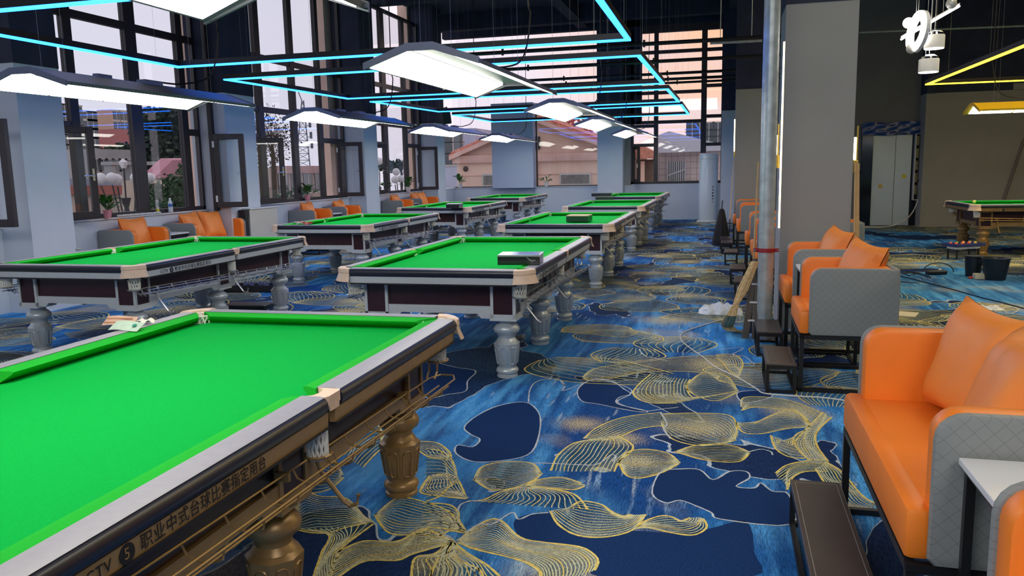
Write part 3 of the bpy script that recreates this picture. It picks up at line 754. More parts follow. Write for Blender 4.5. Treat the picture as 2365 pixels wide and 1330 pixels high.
    for s in (1, -1):
        for a, b_ in ((-1.05, -.095), (.095, 1.05)):
            q = MB(); board(q, 'y', s, a, b_); q.build('lower_rail', silver, T)
            q = MB(); q.b2((s * .555, a, .53), (s * .575, b_, .714)); q.build('side_panel', wine, T)
        q = MB(); board(q, 'x', s, -.405, .405); q.build('lower_rail', silver, T)
        q = MB(); q.b2((-.405, s * 1.19, .53), (.405, s * 1.215, .714)); q.build('end_panel', wine, T)
    # ball rack of wire along both sides
    for s in (1, -1):
        R = MB()
        zz = lambda y: .625 - .030 * (y + 1.3)
        for xx, dz in ((.625, 0.0), (.672, -.035), (.720, -.035), (.752, .0)):
            R.tube([(s * xx, -1.28, zz(-1.28) + dz), (s * xx, 0, zz(0) + dz), (s * xx, 1.25, zz(1.25) + dz)], .0042, 5)
        y = -1.2
        while y < 1.2:
            z = zz(y)
            R.tube([(s * .625, y, z), (s * .640, y, z - .03), (s * .672, y, z - .042), (s * .720, y, z - .042), (s * .745, y, z - .03), (s * .752, y, z)], .0042, 4)
            y += .19
        R.tube([(s * .625, 1.25, zz(1.25)), (s * .655, 1.33, zz(1.3)), (s * .72, 1.33, zz(1.3)), (s * .752, 1.25, zz(1.25))], .0045, 4)
        rk = R.build('ball_rack', rackm, T)
        for y in (-1.0, -.1, .95):
            K = MB(); K.box((s * .61, y, zz(y) - .012), (.05, .016, .03)); K.build('rack_bracket', rackm, rk)
        for y in (-.98, .14):
            K = MB(); K.tube([(s * .60, y, .56), (s * .62, y, .50), (s * .70, y, .40), (s * .725, y, .385), (s * .75, y, .395), (s * .757, y, .43)], .0078, 6)
            K.build('cue_hook', rackm, rk)
    # lettering on the apron beside the near half of the right side
    def lettering(txt, y, size, font=None):
        cu = bpy.data.curves.new('lettering', 'FONT'); cu.body = txt; cu.size = size; cu.extrude = .0004
        cu.align_y = 'CENTER'; cu.space_character = 1.08
        o = bpy.data.objects.new('lettering', cu); COL.objects.link(o)
        bpy.context.view_layer.update()
        me = bpy.data.meshes.new_from_object(o.evaluated_get(bpy.context.evaluated_depsgraph_get()))
        bpy.data.objects.remove(o); me.materials.clear(); me.materials.append(ink)
        q = inst('lettering', me, T, (.7466, y, .7515), (PI / 2, 0, PI / 2)); return q, me
    a_, m1 = lettering('CCTV', -1.10, .036)
    d = MB(); d.lathe([(.0235, 0), (.0235, .0012)], 20); dm = d.mesh('number_disc', ink)
    dd = inst('number_disc', dm, T, (.7452, -.955, .7515), (0, PI / 2, 0))
    b5, m2 = lettering('5', -.966, .036); m2.materials.clear(); m2.materials.append(silver); b5.location.x = .7474
    lettering('职业中式台球比赛指定用台', -.915, .041)
    return T
Tp = make_table()
swapg = {silver: gold, legsil: gold, rackm: gold}
goldtab = dict(swapg)
TABLES = [
 (-1.971, 2.277, .014, 'gold', 'gold framed pool table in the left foreground with banknotes on its left rail'),
 (-2.060, 6.802, .005, 'silver', 'silver pool table mid-room with a film-wrapped black box on its near right corner'),
 (-2.091, 11.366, 0, 'silver', 'third pool table of the right-hand line, green box with a tan lid on its cloth'),
 (-2.134, 15.96, -.005, 'silver', 'fourth pool table of the right-hand line, flat olive box at its far left corner'),
 (-2.192, 20.638, -.01, 'silver', 'farthest pool table of the right-hand line, beside the white floor-standing air conditioner'),
 (-5.298, 6.765, .003, 'silver', 'silver pool table at the left edge, lettered on its side, before the left armchair'),
 (-5.357, 11.318, 0, 'silver', 'second pool table of the window-side line with crumpled red packaging on its near edge'),
 (-5.443, 15.986, 0, 'silver', 'third pool table of the window-side line, pale-lidded black box on its near rail'),
 (-5.553, 20.749, 0, 'silver', 'farthest pool table of the window-side line, in front of the low grey end wall'),
 (5.17, 14.90, -PI / 2 + .03, 'gold', 'gold framed pool table standing crosswise in the right-hand room, ball tray under it'),
 (5.42, 11.75, -PI / 2 + .03, 'gold', 'gold framed pool table cut off by the right edge, nearer than the crosswise one'),
]
for i, (x, y, a, kind, lab) in enumerate(TABLES):
    o = Tp if i == 1 else copy_tree(Tp, None, goldtab if kind == 'gold' else None)
    o.location = (x, y, 0); o.rotation_euler = (0, 0, a); o['label'] = lab; o['group'] = 'pool tables'

# ================================================================== BILLIARD LAMPS
def make_lamp():
    T = thing('billiard_lamp', 'x', 'ceiling lamp'); T['group'] = 'billiard lamps'
    hw, hl, zl, zr, rw = .42, 1.33, 2.28, 2.40, .10
    # gable section: low outer edge, ridge strip in the middle
    for s in (1, -1):
        h = MB()
        h.prism([(s * hw, -hl, zl), (s * rw, -hl, zr), (s * rw, -hl, zr + .03), (s * (hw + .01), -hl, zl + .028)], (0, 2 * hl, 0)); wing = h.build('wing_housing', housing, T)
        for k in range(4):
            y0 = -hl + .03 + k * (2 * hl - .06) / 4; y1 = y0 + (2 * hl - .06) / 4 - .024
            n_ = Vector((s * (zl - zr), 0, -(hw - rw))).normalized()
            n_ = Vector((-s * (zr - zl), 0, -(hw - rw))).normalized()
            A = Vector((s * (hw - .018), 0, zl + .007)); B = Vector((s * (rw + .012), 0, zr - .004))
            p = MB(); p.prism([(A.x, y0, A.z), (B.x, y0, B.z), (B.x, y1, B.z), (A.x, y1, A.z)], n_ * .006)
            p.build('light_panel', panelm, wing)
    c = MB(); c.b2((-rw - .004, -hl, zr), (rw + .004, hl, zr + .03)); c.build('ridge_strip', mat('brushed_steel', (.42, .44, .42), .22, metal=.9), T)
    for sy in (1, -1):
        e = MB(); y = sy * hl
        e.prism([(-hw - .015, y, zl - .012), (-rw, y, zr - .02), (rw, y, zr - .02), (hw + .015, y, zl - .012), (hw + .015, y, zl + .035), (rw, y, zr + .035), (-rw, y, zr + .035), (-hw - .015, y, zl + .035)], (0, sy * .018, 0))
        for sx in (1, -1):
            e.box((sx * (hw + .012), y - sy * .012, zl + .012), (.016, .03, .016)); 
        e.build('end_plate', housing, T)
    b = MB(); b.box((.03, .15, zr + .05), (.10, .26, .045), bev=.006); b.build('driver_box', housing, T)
    b = MB(); b.box((.05, -.5, zr + .045), (.06, .18, .035), bev=.006); b.build('driver_box', housing, T)
    wmb = MB(); wmb.tube([(0, 0, zr + .03), (0, 0, ROOMTOP)], .0013, 4); wme = wmb.mesh('suspension_wire', mat('thin_wire', (.25, .27, .3), .4, metal=.6))
    for sx in (1, -1):
        for sy in (1, -1): inst('suspension_wire', wme, T, (sx * .12, sy * 1.0, 0))
    cb = MB(); cb.tube(spline([(.03, .25, zr + .07), (.08, .6, zr + .08), (.2, .9, zr + .20), (.25, 1.0, zr + .6), (.22, 1.02, 3.4), (.25, 1.0, ROOMTOP)], 5), .009, 5)
    cb.build('power_cable', blackmetal, T)
    return T
Lp = make_lamp()
LAMPS = [(-2.03, 2.20, 'billiard lamp at the top edge of the photo above the gold foreground table'), (-2.09, 6.80, 'billiard lamp with green reflection in its ridge, largest one seen whole'),
 (-2.12, 11.75, 'billiard lamp beyond the large central one, second of the right-hand line seen whole'), (-2.19, 15.7, 'third billiard lamp of the right-hand line, near the grey column'), (-2.16, 20.4, 'smallest billiard lamp of the right-hand line beside the far right window'),
 (-5.50, 6.75, 'long billiard lamp at the upper left, wires lying on its blue-lit top'), (-5.52, 11.5, 'second billiard lamp of the window-side line, left of the tall mast outside'), (-5.56, 16.2, 'third billiard lamp of the window-side line beneath the black loudspeaker'),
 (-5.55, 20.9, 'smallest billiard lamp of the window-side line in front of the blue pier')]
for i, (x, y, lab) in enumerate(LAMPS):
    o = Lp if i == 0 else copy_tree(Lp); o.location = (x, y, 0); o['label'] = lab
# yellow lamp of the right room
o = copy_tree(Lp, None, {housing: mat('yellow_lamp_housing', (.75, .50, .03), .4)}); o.location = (5.15, 14.55, .0); o.rotation_euler = (0, 0, PI / 2); o['label'] = 'yellow billiard lamp hanging over the crosswise gold table'
o = copy_tree(o); 
def del_tree(q):
    for c in list(q.children): del_tree(c)
    bpy.data.objects.remove(q)
o.location = (5.3, 10.2, 0); o['label'] = 'yellow billiard lamp in the right-hand room over the nearer gold table'

# ================================================================== LED LINES on the ceiling grid
def led(name, corners, mats, label, segs, wdt=.05, z=2.82):
    T = thing(name, label, 'ceiling light'); T['group'] = 'led line frames'
    for i, j in segs:
        a = Vector(corners[i]); b = Vector(corners[j]); d = (b - a); L_ = d.length
        ang = math.atan2(d.y, d.x); mid = (a + b) / 2
        s_ = MB(); s_.box((mid.x, mid.y, z), (L_ + wdt, wdt, .018), rz=ang); st = s_.build('light_strip', mats, T)
        h = MB(); h.box((mid.x, mid.y, z + .04), (L_ + wdt, wdt + .006, .06), rz=ang); h.build('channel', blackmetal, T)
    wm = MB(); wm.tube([(0, 0, z + .05), (0, 0, ROOMTOP)], .0011, 3); wme = wm.mesh('suspension_wire', MATS['thin_wire'])
    for i, j in segs:
        a = Vector(corners[i]); b = Vector(corners[j]); n_ = max(1, int((b - a).length / 2.4))
        for k in range(n_ + 1):
            p = a.lerp(b, (k + .15) / (n_ + .3)); inst('suspension_wire', wme, T, (p.x, p.y, 0))
    return T
def cz(*q, z=2.82): return [tuple(at(px, py, 'z', z)[:2]) + (0,) for px, py in q]
F1 = cz((412, 155), (1451, 92)); F1 += [(-.95, 5.15, 0), (-6.30, 5.17, 0)]
led('led_light_frame', F1, ledm, 'nearest blue led frame, cut off by the top left corner', ((0, 1), (1, 2), (2, 3), (3, 0)))
led('led_light_frame', cz((522, 184), (1475, 129), (1531, 193), (804, 228)), ledm, 'second blue led frame from the camera, above the second row of tables', ((0, 1), (1, 2), (2, 3), (3, 0)))
led('led_light_frame', cz((858, 235), (1541, 206), (1567, 235), (1013, 258)), ledm, 'third blue led frame from the camera, above the third row of tables', ((0, 1), (1, 2), (2, 3), (3, 0)))
led('led_light_frame', cz((1047, 266), (1573, 242), (1590, 264), (1138, 281.5)), ledm, 'farthest blue led frame, before the end wall windows', ((0, 1), (1, 2), (2, 3), (3, 0)))
yc = at(2141, 195, 'z', 2.82)
led('led_light_frame', [(yc.x, yc.y, 0), (8.2, yc.y + .1, 0), (8.2, 8.6, 0), (yc.x, 8.6, 0)], yledm, 'yellow led frame in the right-hand room', ((0, 1), (1, 2), (2, 3), (3, 0)), wdt=.05)

# sprinkler pipes under the ceiling
PIPES = [(at(1180, 120, 'y', 12.5).z, 12.5, 'nearest dark sprinkler pipe crossing the room under the ceiling'), (3.30, 14.2, 'sprinkler pipe crossing between the second and third led frames'),
         (3.45, 17.5, 'sprinkler pipe crossing above the third led frame'), (3.36, 17.75, 'thin sprinkler pipe crossing just before the farthest led frame'), (3.62, 21.2, 'last sprinkler pipe before the end wall windows')]
for i, (z, y, lab) in enumerate(PIPES):
    p = MB(); p.tube([(-5.9 if i else -4.2, y, z), (.9 + i * .2, y, z)], .03, 8)
    for x in (-3.4, -1.2): p.tube([(x, y, z - .045), (x, y, z + .06)], .02, 6)
    tag(p.build('sprinkler_pipe', blackmetal), lab, 'pipe')
yy = 7.0
p = MB()
for (a, b_) in ((at(1385, 60, 'y', 16), at(1758, 93, 'y', 16)),): pass
pw = MB(); pw.tube([at(1985, 75, 'y', 19), at(2365, 60, 'y', 19)], .02, 6); tag(pw.build('conduit_pipe', steel), 'thin metal conduit crossing the dark upper part of the right-hand room', 'pipe')
pw = MB(); pa_, pb_ = at(1640, 100, 'y', 14), at(1760, 94, 'y', 14); pw.tube([pa_, pb_], .022, 6); pw.tube([pa_.lerp(pb_, .2), pa_.lerp(pb_, .2) + Vector((0, 0, ROOMTOP - pa_.z - .05))], .006, 4); pw.tube([pa_.lerp(pb_, .8), pa_.lerp(pb_, .8) + Vector((0, 0, ROOMTOP - pb_.z - .05))], .006, 4); tag(pw.build('conduit_pipe', steel), 'short bright conduit meeting the galvanised pipe near its top', 'pipe')
pw = MB(); pw.tube([at(1706, 0, 'y', 17.1), at(1703, 215, 'y', 17.1)], .02, 6); tag(pw.build('conduit_pipe', steel), 'vertical conduit running down to the far grey column', 'pipe')
# loudspeaker
t = thing('loudspeaker', 'black loudspeaker hanging under the ceiling before the last left column', 'loudspeaker', tuple(at(1031, 271, 'y', 19.8)))
b = MB(); b.box((0, 0, 0), (.22, .2, .32), bev=.02, rot=Euler((.2, -.12, .4))); b.build('cabinet', blackmetal, t)
b = MB(); b.tube([(0, 0, .12), (0, .05, .26), (-7.62 - t.location.x, 20.97 - t.location.y, .26)], .015, 5); b.build('bracket', blackmetal, t)

# ================================================================== SOFAS AND CHAIRS
def rslab(mb, x0, x1, z0, z1, y0, y1, r, n=5, foot=.02, bev=.0):
    """slab with rounded top corners in side view (x-z), thick along y"""
    pts = [(x0 + foot, z0), (x1 - foot, z0), (x1, z0 + foot)] 
    pts += [(x1 - r + r * math.cos(t), z1 - r + r * math.sin(t)) for t in [PI / 2 * k / n for k in range(n + 1)]]
    pts += [(x0 + r + r * math.cos(t), z1 - r + r * math.sin(t)) for t in [PI / 2 + PI / 2 * k / n for k in range(n + 1)]]
    pts += [(x0, z0 + foot)]
    b = min(.018, (y1 - y0) * .45)
    ins = lambda q, d: [(x + (d if x < (x0 + x1) / 2 else -d), z - (d if z > (z0 + z1) / 2 else -d)) for x, z in q]
    rows = [(y0, b), (y0 + b * .3, b * .3), (y0 + b, 0), (y1 - b, 0), (y1 - b * .3, b * .3), (y1, b)]
    R = [[mb.bm.verts.new((x, y, z)) for x, z in ins(pts, d)] for y, d in rows]
    for A, B in zip(R, R[1:]):
        for k in range(len(pts)): mb.bm.faces.new((A[k], A[(k + 1) % len(pts)], B[(k + 1) % len(pts)], B[k]))
    mb.bm.faces.new(R[0]); mb.bm.faces.new(R[-1])
def make_sofa(wd, two=False):
    T = thing('two_seat_sofa' if two else 'armchair', 'x', 'sofa' if two else 'armchair')
    h = wd / 2; zb, zt, zs = .395, .848, .555
    for s in (1, -1):
        a = MB(); ya, yb = sorted((s * (h - .115), s * (h - .028))); rslab(a, -.24, .30, zb, zt, ya, yb, .075); arm = a.build('armrest', orange, T, smooth=True)
        a = MB(); ya, yb = sorted((s * (h - .034), s * h)); rslab(a, -.247, .307, zb, zt + .003, ya, yb, .08); a.build('arm_shell', greyf, arm, smooth=True)
    b = MB(); b.b2((.17, -h + .10, zb + .02), (.27, h - .10, zt - .004), .022); back = b.build('backrest', orange, T, smooth=True)
    b = MB(); b.b2((.262, -h + .012, zb), (.305, h - .012, zt), .014); b.build('back_shell', greyf, back, smooth=True)
    s_ = MB(); s_.b2((-.305, -h + .03, zb + .002), (-.225, h - .03, zs), .022); s_.b2((-.25, -h + .112, zb + .002), (.20, h - .112, zs), .022); s_.build('seat', orange, T, smooth=True)
    fr = MB(); u = .014
    xs = (-.285, .285); ys = (-h + .03, h - .03)
    for x in xs:
        fr.b2((x - u, ys[0] - u, .365), (x + u, ys[1] + u, .393)); fr.b2((x - u, ys[0] - u, 0), (x + u, ys[1] + u, .026))
    for y in ys:
        fr.b2((xs[0] - u, y - u, .3655), (xs[1] + u, y + u, .3925)); fr.b2((xs[0] - u, y - u, .0), (xs[1] + u, y + u, .0255))
    fr.build('base_frame', blackmetal, T)
    lm_ = MB(); lm_.b2((-u, -u, .02), (u, u, .37)); lme = lm_.mesh('leg', blackmetal)
    for x in xs:
        for y in ys: inst('leg', lme, T, (x, y, 0))
    return T
chair0 = make_sofa(.76); sofa0 = make_sofa(1.30, True)
used = set()
def seat(kind, x, y, rz, label, group):
    src = chair0 if kind == 'c' else sofa0
    if kind in used: o = copy_tree(src)
    else: o = src; used.add(kind)
    o.location = (x, y, 0); o.rotation_euler = (0, 0, rz); o['label'] = label; o['group'] = group; return o
def rx(y): return .815 - .031 * max(0, y - 5.6)
GR, GLf = 'seats along the aisle', 'seats under the side windows'
seat('s', .825, 3.01, 0, 'orange two-seat sofa with grey quilted sides in the right foreground', GR)
seat('c', .83, 1.52, 0, 'orange armchair at the bottom right corner beyond the white side table', GR)
seat('c', .81, 5.97, 0, 'orange armchair showing its grey quilted side, nearest one in front of the pipe', GR)
seat('c', .80, 7.21, 0, 'orange armchair right in front of the big grey column', GR)
seat('c', rx(9.3) - .05, 9.6, 0, 'orange armchair just behind the galvanised pipe', GR)
seat('c', rx(10.9), 10.75, 0, 'orange armchair second behind the galvanised pipe', GR)
seat('c', rx(12.1), 12.2, 0, 'orange armchair third behind the galvanised pipe, grey side mostly hidden', GR)
seat('s', rx(14.8), 14.85, 0, 'orange two-seat sofa midway between pipe and far column', GR)
seat('c', rx(16.4), 16.5, 0, 'orange armchair farthest along the aisle next to the far column', GR)
seat('c', -7.72, 9.22, PI, 'orange armchair with grey side beneath the potted plant at the left', GLf)
seat('s', -7.72, 10.78, PI, 'orange two-seat sofa below the white bottle on the window sill', GLf)
seat('c', -7.72, 14.08, PI, 'orange armchair to the right of the pale cabinet', GLf)
seat('c', -7.72, 15.40, PI, 'orange armchair before the third left column, second right of the pale cabinet', GLf)
seat('c', -7.72, 18.40, PI, 'orange armchair beyond the third left column', GLf)
seat('s', -7.70, 19.90, PI, 'orange two-seat sofa farthest along the window wall', GLf)
seat('c', 1.27, 10.32, 0, 'armchair with khaki back peeping out right of the big column', GR)

# pillows
def pillow_mesh(sz=.46, seed=0, th=.085):
    b = MB(); rr = random.Random(seed); ph = rr.uniform(0, 6)
    n = 14
    for sgn in (1, -1):
        def fn(u, v, sgn=sgn):
            a, c = u * 2 - 1, v * 2 - 1
            pinch = 1 - .10 * (1 - abs(a) ** 2) * abs(c) ** 3 ; pinch2 = 1 - .10 * (1 - abs(c) ** 2) * abs(a) ** 3
            e = max(0, (1 - a ** 4)) ** .6 * max(0, (1 - c ** 4)) ** .6
            wr_ = .008 * math.sin(a * 9 + c * 5 + ph) * (abs(a) ** 2 + abs(c) ** 2) * e
            return (a * sz / 2 * pinch2, sgn * (th * e + .003) + wr_, c * sz / 2 * pinch)
        b.grid(fn, n, n)
    bmesh.ops.remove_doubles(b.bm, verts=b.bm.verts[:], dist=.0001)
    return b.mesh('pillow', mat('orange_pillow_leather', (.88, .27, .045), .45, spec=.4, noise=.06, nscale=7, bump=.15), smooth=True)
pms = [pillow_mesh(seed=k) for k in range(3)]
def pillow(x, y, z, lean, yaw, label, roll=0., k=0, side=1):
    """side 1: back of the seat is towards +x"""
    o = inst('throw_pillow', pms[k % 3], None, (x, y, z), (0, 0, 0))
    o.rotation_euler = (Matrix.Rotation(yaw, 3, 'Z') @ Matrix.Rotation(side * lean, 3, 'Y') @ Matrix.Rotation(roll, 3, 'X') @ Matrix.Rotation(PI / 2, 3, 'Z')).to_euler()
    return tag(o, label, 'pillow', 'orange throw pillows')
pillow(.93, 3.28, .775, .30, .25, 'orange pillow on the foreground sofa, against its far armrest', .05, 0)
pillow(.90, 2.82, .770, .38, -.1, 'orange pillow on the foreground sofa, cut off by the right edge', -.05, 1)
pillow(.92, 5.98, .775, .34, .35, 'orange pillow on the armchair with the big grey quilted side', .10, 1)
pillow(.90, 7.22, .775, .36, .25, 'orange pillow on the armchair before the big column', .08, 2)
pillow(-7.80, 9.30, .775, .34, -.1, 'orange pillow on the left armchair beneath the potted plant', 0, 2, -1)
pillow(-7.80, 10.52, .775, .34, .12, 'left one of two orange pillows on the sofa under the bottle', .05, 0, -1)
pillow(-7.80, 11.00, .775, .38, -.1, 'right one of two orange pillows on the sofa under the bottle', -.05, 1, -1)
pillow(-7.80, 14.08, .775, .30, .1, 'orange pillow on the armchair right of the pale cabinet', .04, 1, -1)
pillow(-7.80, 15.42, .760, .34, .1, 'orange pillow on the armchair before the third left column', .04, 2, -1)
pillow(-7.80, 18.42, .770, .34, .1, 'orange pillow on the armchair beyond the third left column', 0, 0, -1)
pillow(-7.78, 19.65, .775, .30, .1, 'nearer orange pillow on the farthest window sofa', 0, 1, -1)
pillow(-7.78, 20.10, .775, .36, -.1, 'farther orange pillow on the farthest window sofa', 0, 2, -1)

# side tables
def make_side():
    T = thing('side_table', 'x', 'side table')
    b = MB(); b.b2((-.19, -.21, .715), (.25, .21, .735), .003); b.build('table_top', whitet, T)
    lm_ = MB(); lm_.b2((-.012, -.012, 0), (.012, .012, .714)); le = lm_.mesh('leg', blackmetal)
    for x in (-.165, .225):
        for y in (-.185, .185): inst('leg', le, T, (x, y, 0))
    for z in (.695, .30, .0):
        f = MB()
        for x in (-.165, .225): f.b2((x - .011, -.175, z), (x + .011, .175, z + .02))
        for y in (-.185, .185): f.b2((-.155, y - .011, z), (.215, y + .011, z + .02))
        f.build('frame', blackmetal, T)
    b = MB(); b.b2((-.15, -.17, .305), (.21, .17, .315)); b.build('shelf', brownw, T)
    return T
st0 = make_side()
for i, (x, y, rz, lab) in enumerate([(.825, 2.13, 0, 'white side table with black legs in the bottom right corner'), (.76, 6.59, 0, 'white side table between the two armchairs by the pipe'),
   (rx(11.4), 11.45, 0, 'white side table among the armchairs behind the pipe'), (-7.72, 9.86, PI, 'white side table between the left armchair and two-seat sofa'), (-7.72, 14.74, PI, 'white side table between the two armchairs right of the cabinet'), (-7.72, 19.01, PI, 'white side table beside the farthest window sofa')]):
    o = st0 if i == 0 else copy_tree(st0); o.location = (x, y, 0); o.rotation_euler = (0, 0, rz); o['label'] = lab; o['group'] = 'white side tables'

# foot stools
def make_stool(ln):
    T = thing('footrest', 'x', 'footrest'); h = ln / 2
    b = MB(); b.b2((-.10, -h, .188), (.10, h, .204), .003); b.build('top_board', brownw, T)
    f = MB(); g = .0015
    for x in (-.082, .082): f.b2((x - .0012, -h + .03, .2035), (x + .0012, h - .03, .2048))
    for y in (-h + .03, h - .03): f.b2((-.082, y - .0012, .2035), (.082, y + .0012, .2048))
    f.build('inlay_line', mat('grey_inlay', (.25, .23, .21), .4), T)
    f = MB(); u = .011
    for x in (-.088, .088):
        for z in (.166, 0): f.b2((x - u, -h + .012, z), (x + u, h - .012, z + .02))
    for y in (-h + .012, h - .012):
        for z in (.1665, .0005): f.b2((-.088, y - u, z), (.088, y + u, z + .019))
    f.build('frame', blackmetal, T)
    l_ = MB(); l_.b2((-u, -u, 0), (u, u, .187)); le = l_.mesh('leg', blackmetal)
    for x in (-.088, .088):
        for y in (-h + .012, h - .012): inst('leg', le, T, (x, y, 0))
    return T
fs_long = make_stool(1.12); fs = make_stool(.56)
FS = [(.395, 5.82, 'footrest before the nearest quilted armchair'), (.375, 6.90, 'footrest at the foot of the galvanised pipe'), (.235, 9.75, 'footrest just beyond the leaning brown board'),
      (.19, 10.95, 'footrest second beyond the leaning brown board'), (.12, 13.0, 'footrest third beyond the leaning brown board'), (.06, 14.6, 'footrest fourth beyond the leaning brown board'), (.04, 15.35, 'farthest footrest beside the dark covered cue stand')]
fs_long.location = (.395, 2.90, 0); tag(fs_long, 'long dark footrest in front of the foreground sofa', 'footrest', 'footrests along the aisle')
for i, (x, y, lab) in enumerate(FS):
    o = fs if i == 0 else copy_tree(fs); o.location = (x, y, 0); tag(o, lab, 'footrest', 'footrests along the aisle')

# ================================================================== THINGS ON THE TABLES
darkbox = mat('black_gift_box', (.012, .016, .016), .2, spec=.6, coat=.6)
film = mat('clear_film_top', (.30, .34, .33), .15, spec=.8, coat=1.0, noise=.25, nscale=5)
def box_thing(px, py, z, L_, D_, H_, rz, label, lid=None, body=darkbox, name='carton_box'):
    p = at(px, py, 'z', z); T = thing(name, label, 'box', (p.x, p.y, z + .001), rz)
    b = MB(); b.b2((-L_ / 2, -D_ / 2, 0), (L_ / 2, D_ / 2, H_ - .012), .003); b.build('box_body', body, T)
    b = MB(); b.b2((-L_ / 2 - .002, -D_ / 2 - .002, H_ - .014), (L_ / 2 + .002, D_ / 2 + .002, H_), .002); b.build('lid', lid or film, T)
    return T
t = box_thing(1203, 608, .836, .315, .24, .075, .10, 'black box wrapped in clear film on the near right corner of the middle table')
b = MB()
for k in range(4): b.tube([(.06 + k * .012, -.1215, .060 - k * .010), (.10 + k * .01, -.1215, .020 + k * .006)], .0012, 3)
b.build('film_crease_glint', mat('painted_film_glint', (.75, .78, .8), .2), t)  # pale bars paint the glint along the film's creases
card = mat('cardboard', (.55, .42, .28), .7)
greenbox = mat('dark_green_box', (.02, .06, .03), .3)
b_ = box_thing(1338, 511, .792, .31, .30, .09, -.05, 'dark green box with a tan cardboard lid on the third table', card, greenbox)
box_thing(1050, 480, .836, .25, .30, .085, .05, 'black box with pale lid on the third window-side table', mat('pale_lid', (.55, .6, .58), .4))
box_thing(1398, 461, .836, .40, .26, .07, .05, 'flat dark olive box on the far left corner of the fourth table', mat('olive_lid', (.10, .12, .08), .35))
box_thing(1390, 453, .836, .48, .28, .085, .05, 'black box on the near left corner of the farthest aisle table')
t = thing('torn_packaging', 'crumpled red and white packaging on the near edge of the second window-side table', 'packaging', tuple(at(712, 518, 'z', .836)))
rr = random.Random(5)
for nm, c_, dx, n_ in (('red_wrapper', (.65, .12, .12), .0, 5), ('white_wrapper', (.75, .72, .68), -.12, 6)):
    b = MB()
    for k in range(n_): b.box((dx + rr.uniform(-.09, .09), rr.uniform(-.03, .03), .015 + .012 * rr.random()), (.09, .05, .006), rot=Euler((rr.uniform(-.3, .3), rr.uniform(-.3, .3), rr.uniform(0, 3))))
    b.build(nm, mat(nm, c_, .5), t)
# banknotes on the foreground table
def note(px, py, z, w_, h_, rz, col, label, tilt=.25):
    p = at(px, py, 'z', z); o = thing('banknote', label, 'banknote', (p.x, p.y, z), rz)
    o.rotation_euler = (tilt, 0, rz)
    b = MB(); b.grid(lambda u, v: ((u - .5) * w_, (v - .5) * h_, .004 + .004 * math.sin(u * 5)), 10, 3)
    b.build('paper', mat('note_paper_%d' % int(px), col, .7, noise=.12, nscale=60), o)
    return o
o = note(278, 742, .855, .155, .07, .15, (.62, .40, .30), 'pinkish banknote lying on the left rail of the foreground table', .5)
b = MB()
for k in range(2): b.b2((-.07, -.022 + k * .03, .0085), (.06, -.014 + k * .03, .0095))
b.build('printed_band', mat('brown_print', (.42, .20, .10), .7), o)
o = note(293, 754, .853, .155, .07, .02, (.48, .62, .50), 'greenish banknote lying on the left rail of the foreground table', .45)
b = MB(); b.lathe([(.011, .0085), (.011, .0095)], 14, c=(.045, 0, 0)); b.build('printed_medallion', mat('green_print', (.03, .28, .20), .6), o)
p = at(325, 745, 'z', .842); t = MB()
t.grid(lambda u, v: ((u - .5) * .12 + .01 * math.sin(v * 7), (v - .5) * .07, .006 + .018 * math.sin(u * 9 + v * 4) ** 2), 12, 8)
tag(t.build('paper_tissue', mat('white_tissue', (.78, .76, .68), .8), None, loc=(p.x, p.y, .836), rz=.4), 'crumpled white tissue beside the banknotes on the foreground table', 'tissue')
def ball(px, py, z, col, label, r=.028):
    p = at(px, py, 'z', z); b = MB(); b.sphere((0, 0, 0), r, u=16, v=10)
    return tag(b.build('billiard_ball', mat('ball_' + label[:6].replace(' ', '_'), col, .12, coat=.5), None, smooth=True, loc=(p.x, p.y, z)), label, 'ball')
ball(2250, 466, .862, (.75, .72, .15), 'pale yellow ball resting on the corner of the crosswise gold table')
b = MB(); p = at(181, 578, 'z', .84); b.box((0, 0, .012), (.035, .035, .022), bev=.002)
tag(b.build('chalk_cube', mat('grey_chalk', (.25, .27, .3), .8), None, loc=(p.x, p.y, .836)), 'small grey chalk cube on the far rail of the left-edge table', 'chalk')
# floor clutter under tables
t = thing('cardboard_sleeve', 'flat black box lying on the carpet behind the foreground table', 'box', tuple(at(575, 712, 'z', 0)), .1)
b = MB(); b.b2((-.26, -.14, .001), (.26, .14, .055), .003); b.build('box_body', darkbox, t); b = MB(); b.b2((-.24, -.12, .055), (.24, .12, .058)); b.build('lid_panel', blackm, t)
t = thing('tool_crate', 'black crate with dark blue balls on the carpet behind the left-edge table', 'crate', tuple(at(585, 672, 'z', 0)), .1)
b = MB(); b.b2((-.40, -.13, .001), (.40, .13, .02)); 
for s_ in (1, -1): b.b2((-.40, s_ * .13 - .01, .02), (.40, s_ * .13 + .01, .09)); b.b2((s_ * .40 - .01, -.12, .02), (s_ * .40 + .01, .12, .09))
b.build('crate_body', blackm, t)
for k in range(7):
    q = MB(); q.sphere((-.32 + k * .105, .02 * (-1) ** k, .075), .05, u=12, v=8); q.build('ball', mat('dark_blue_ball', (.01, .02, .09), .15, coat=.6), t, smooth=True)
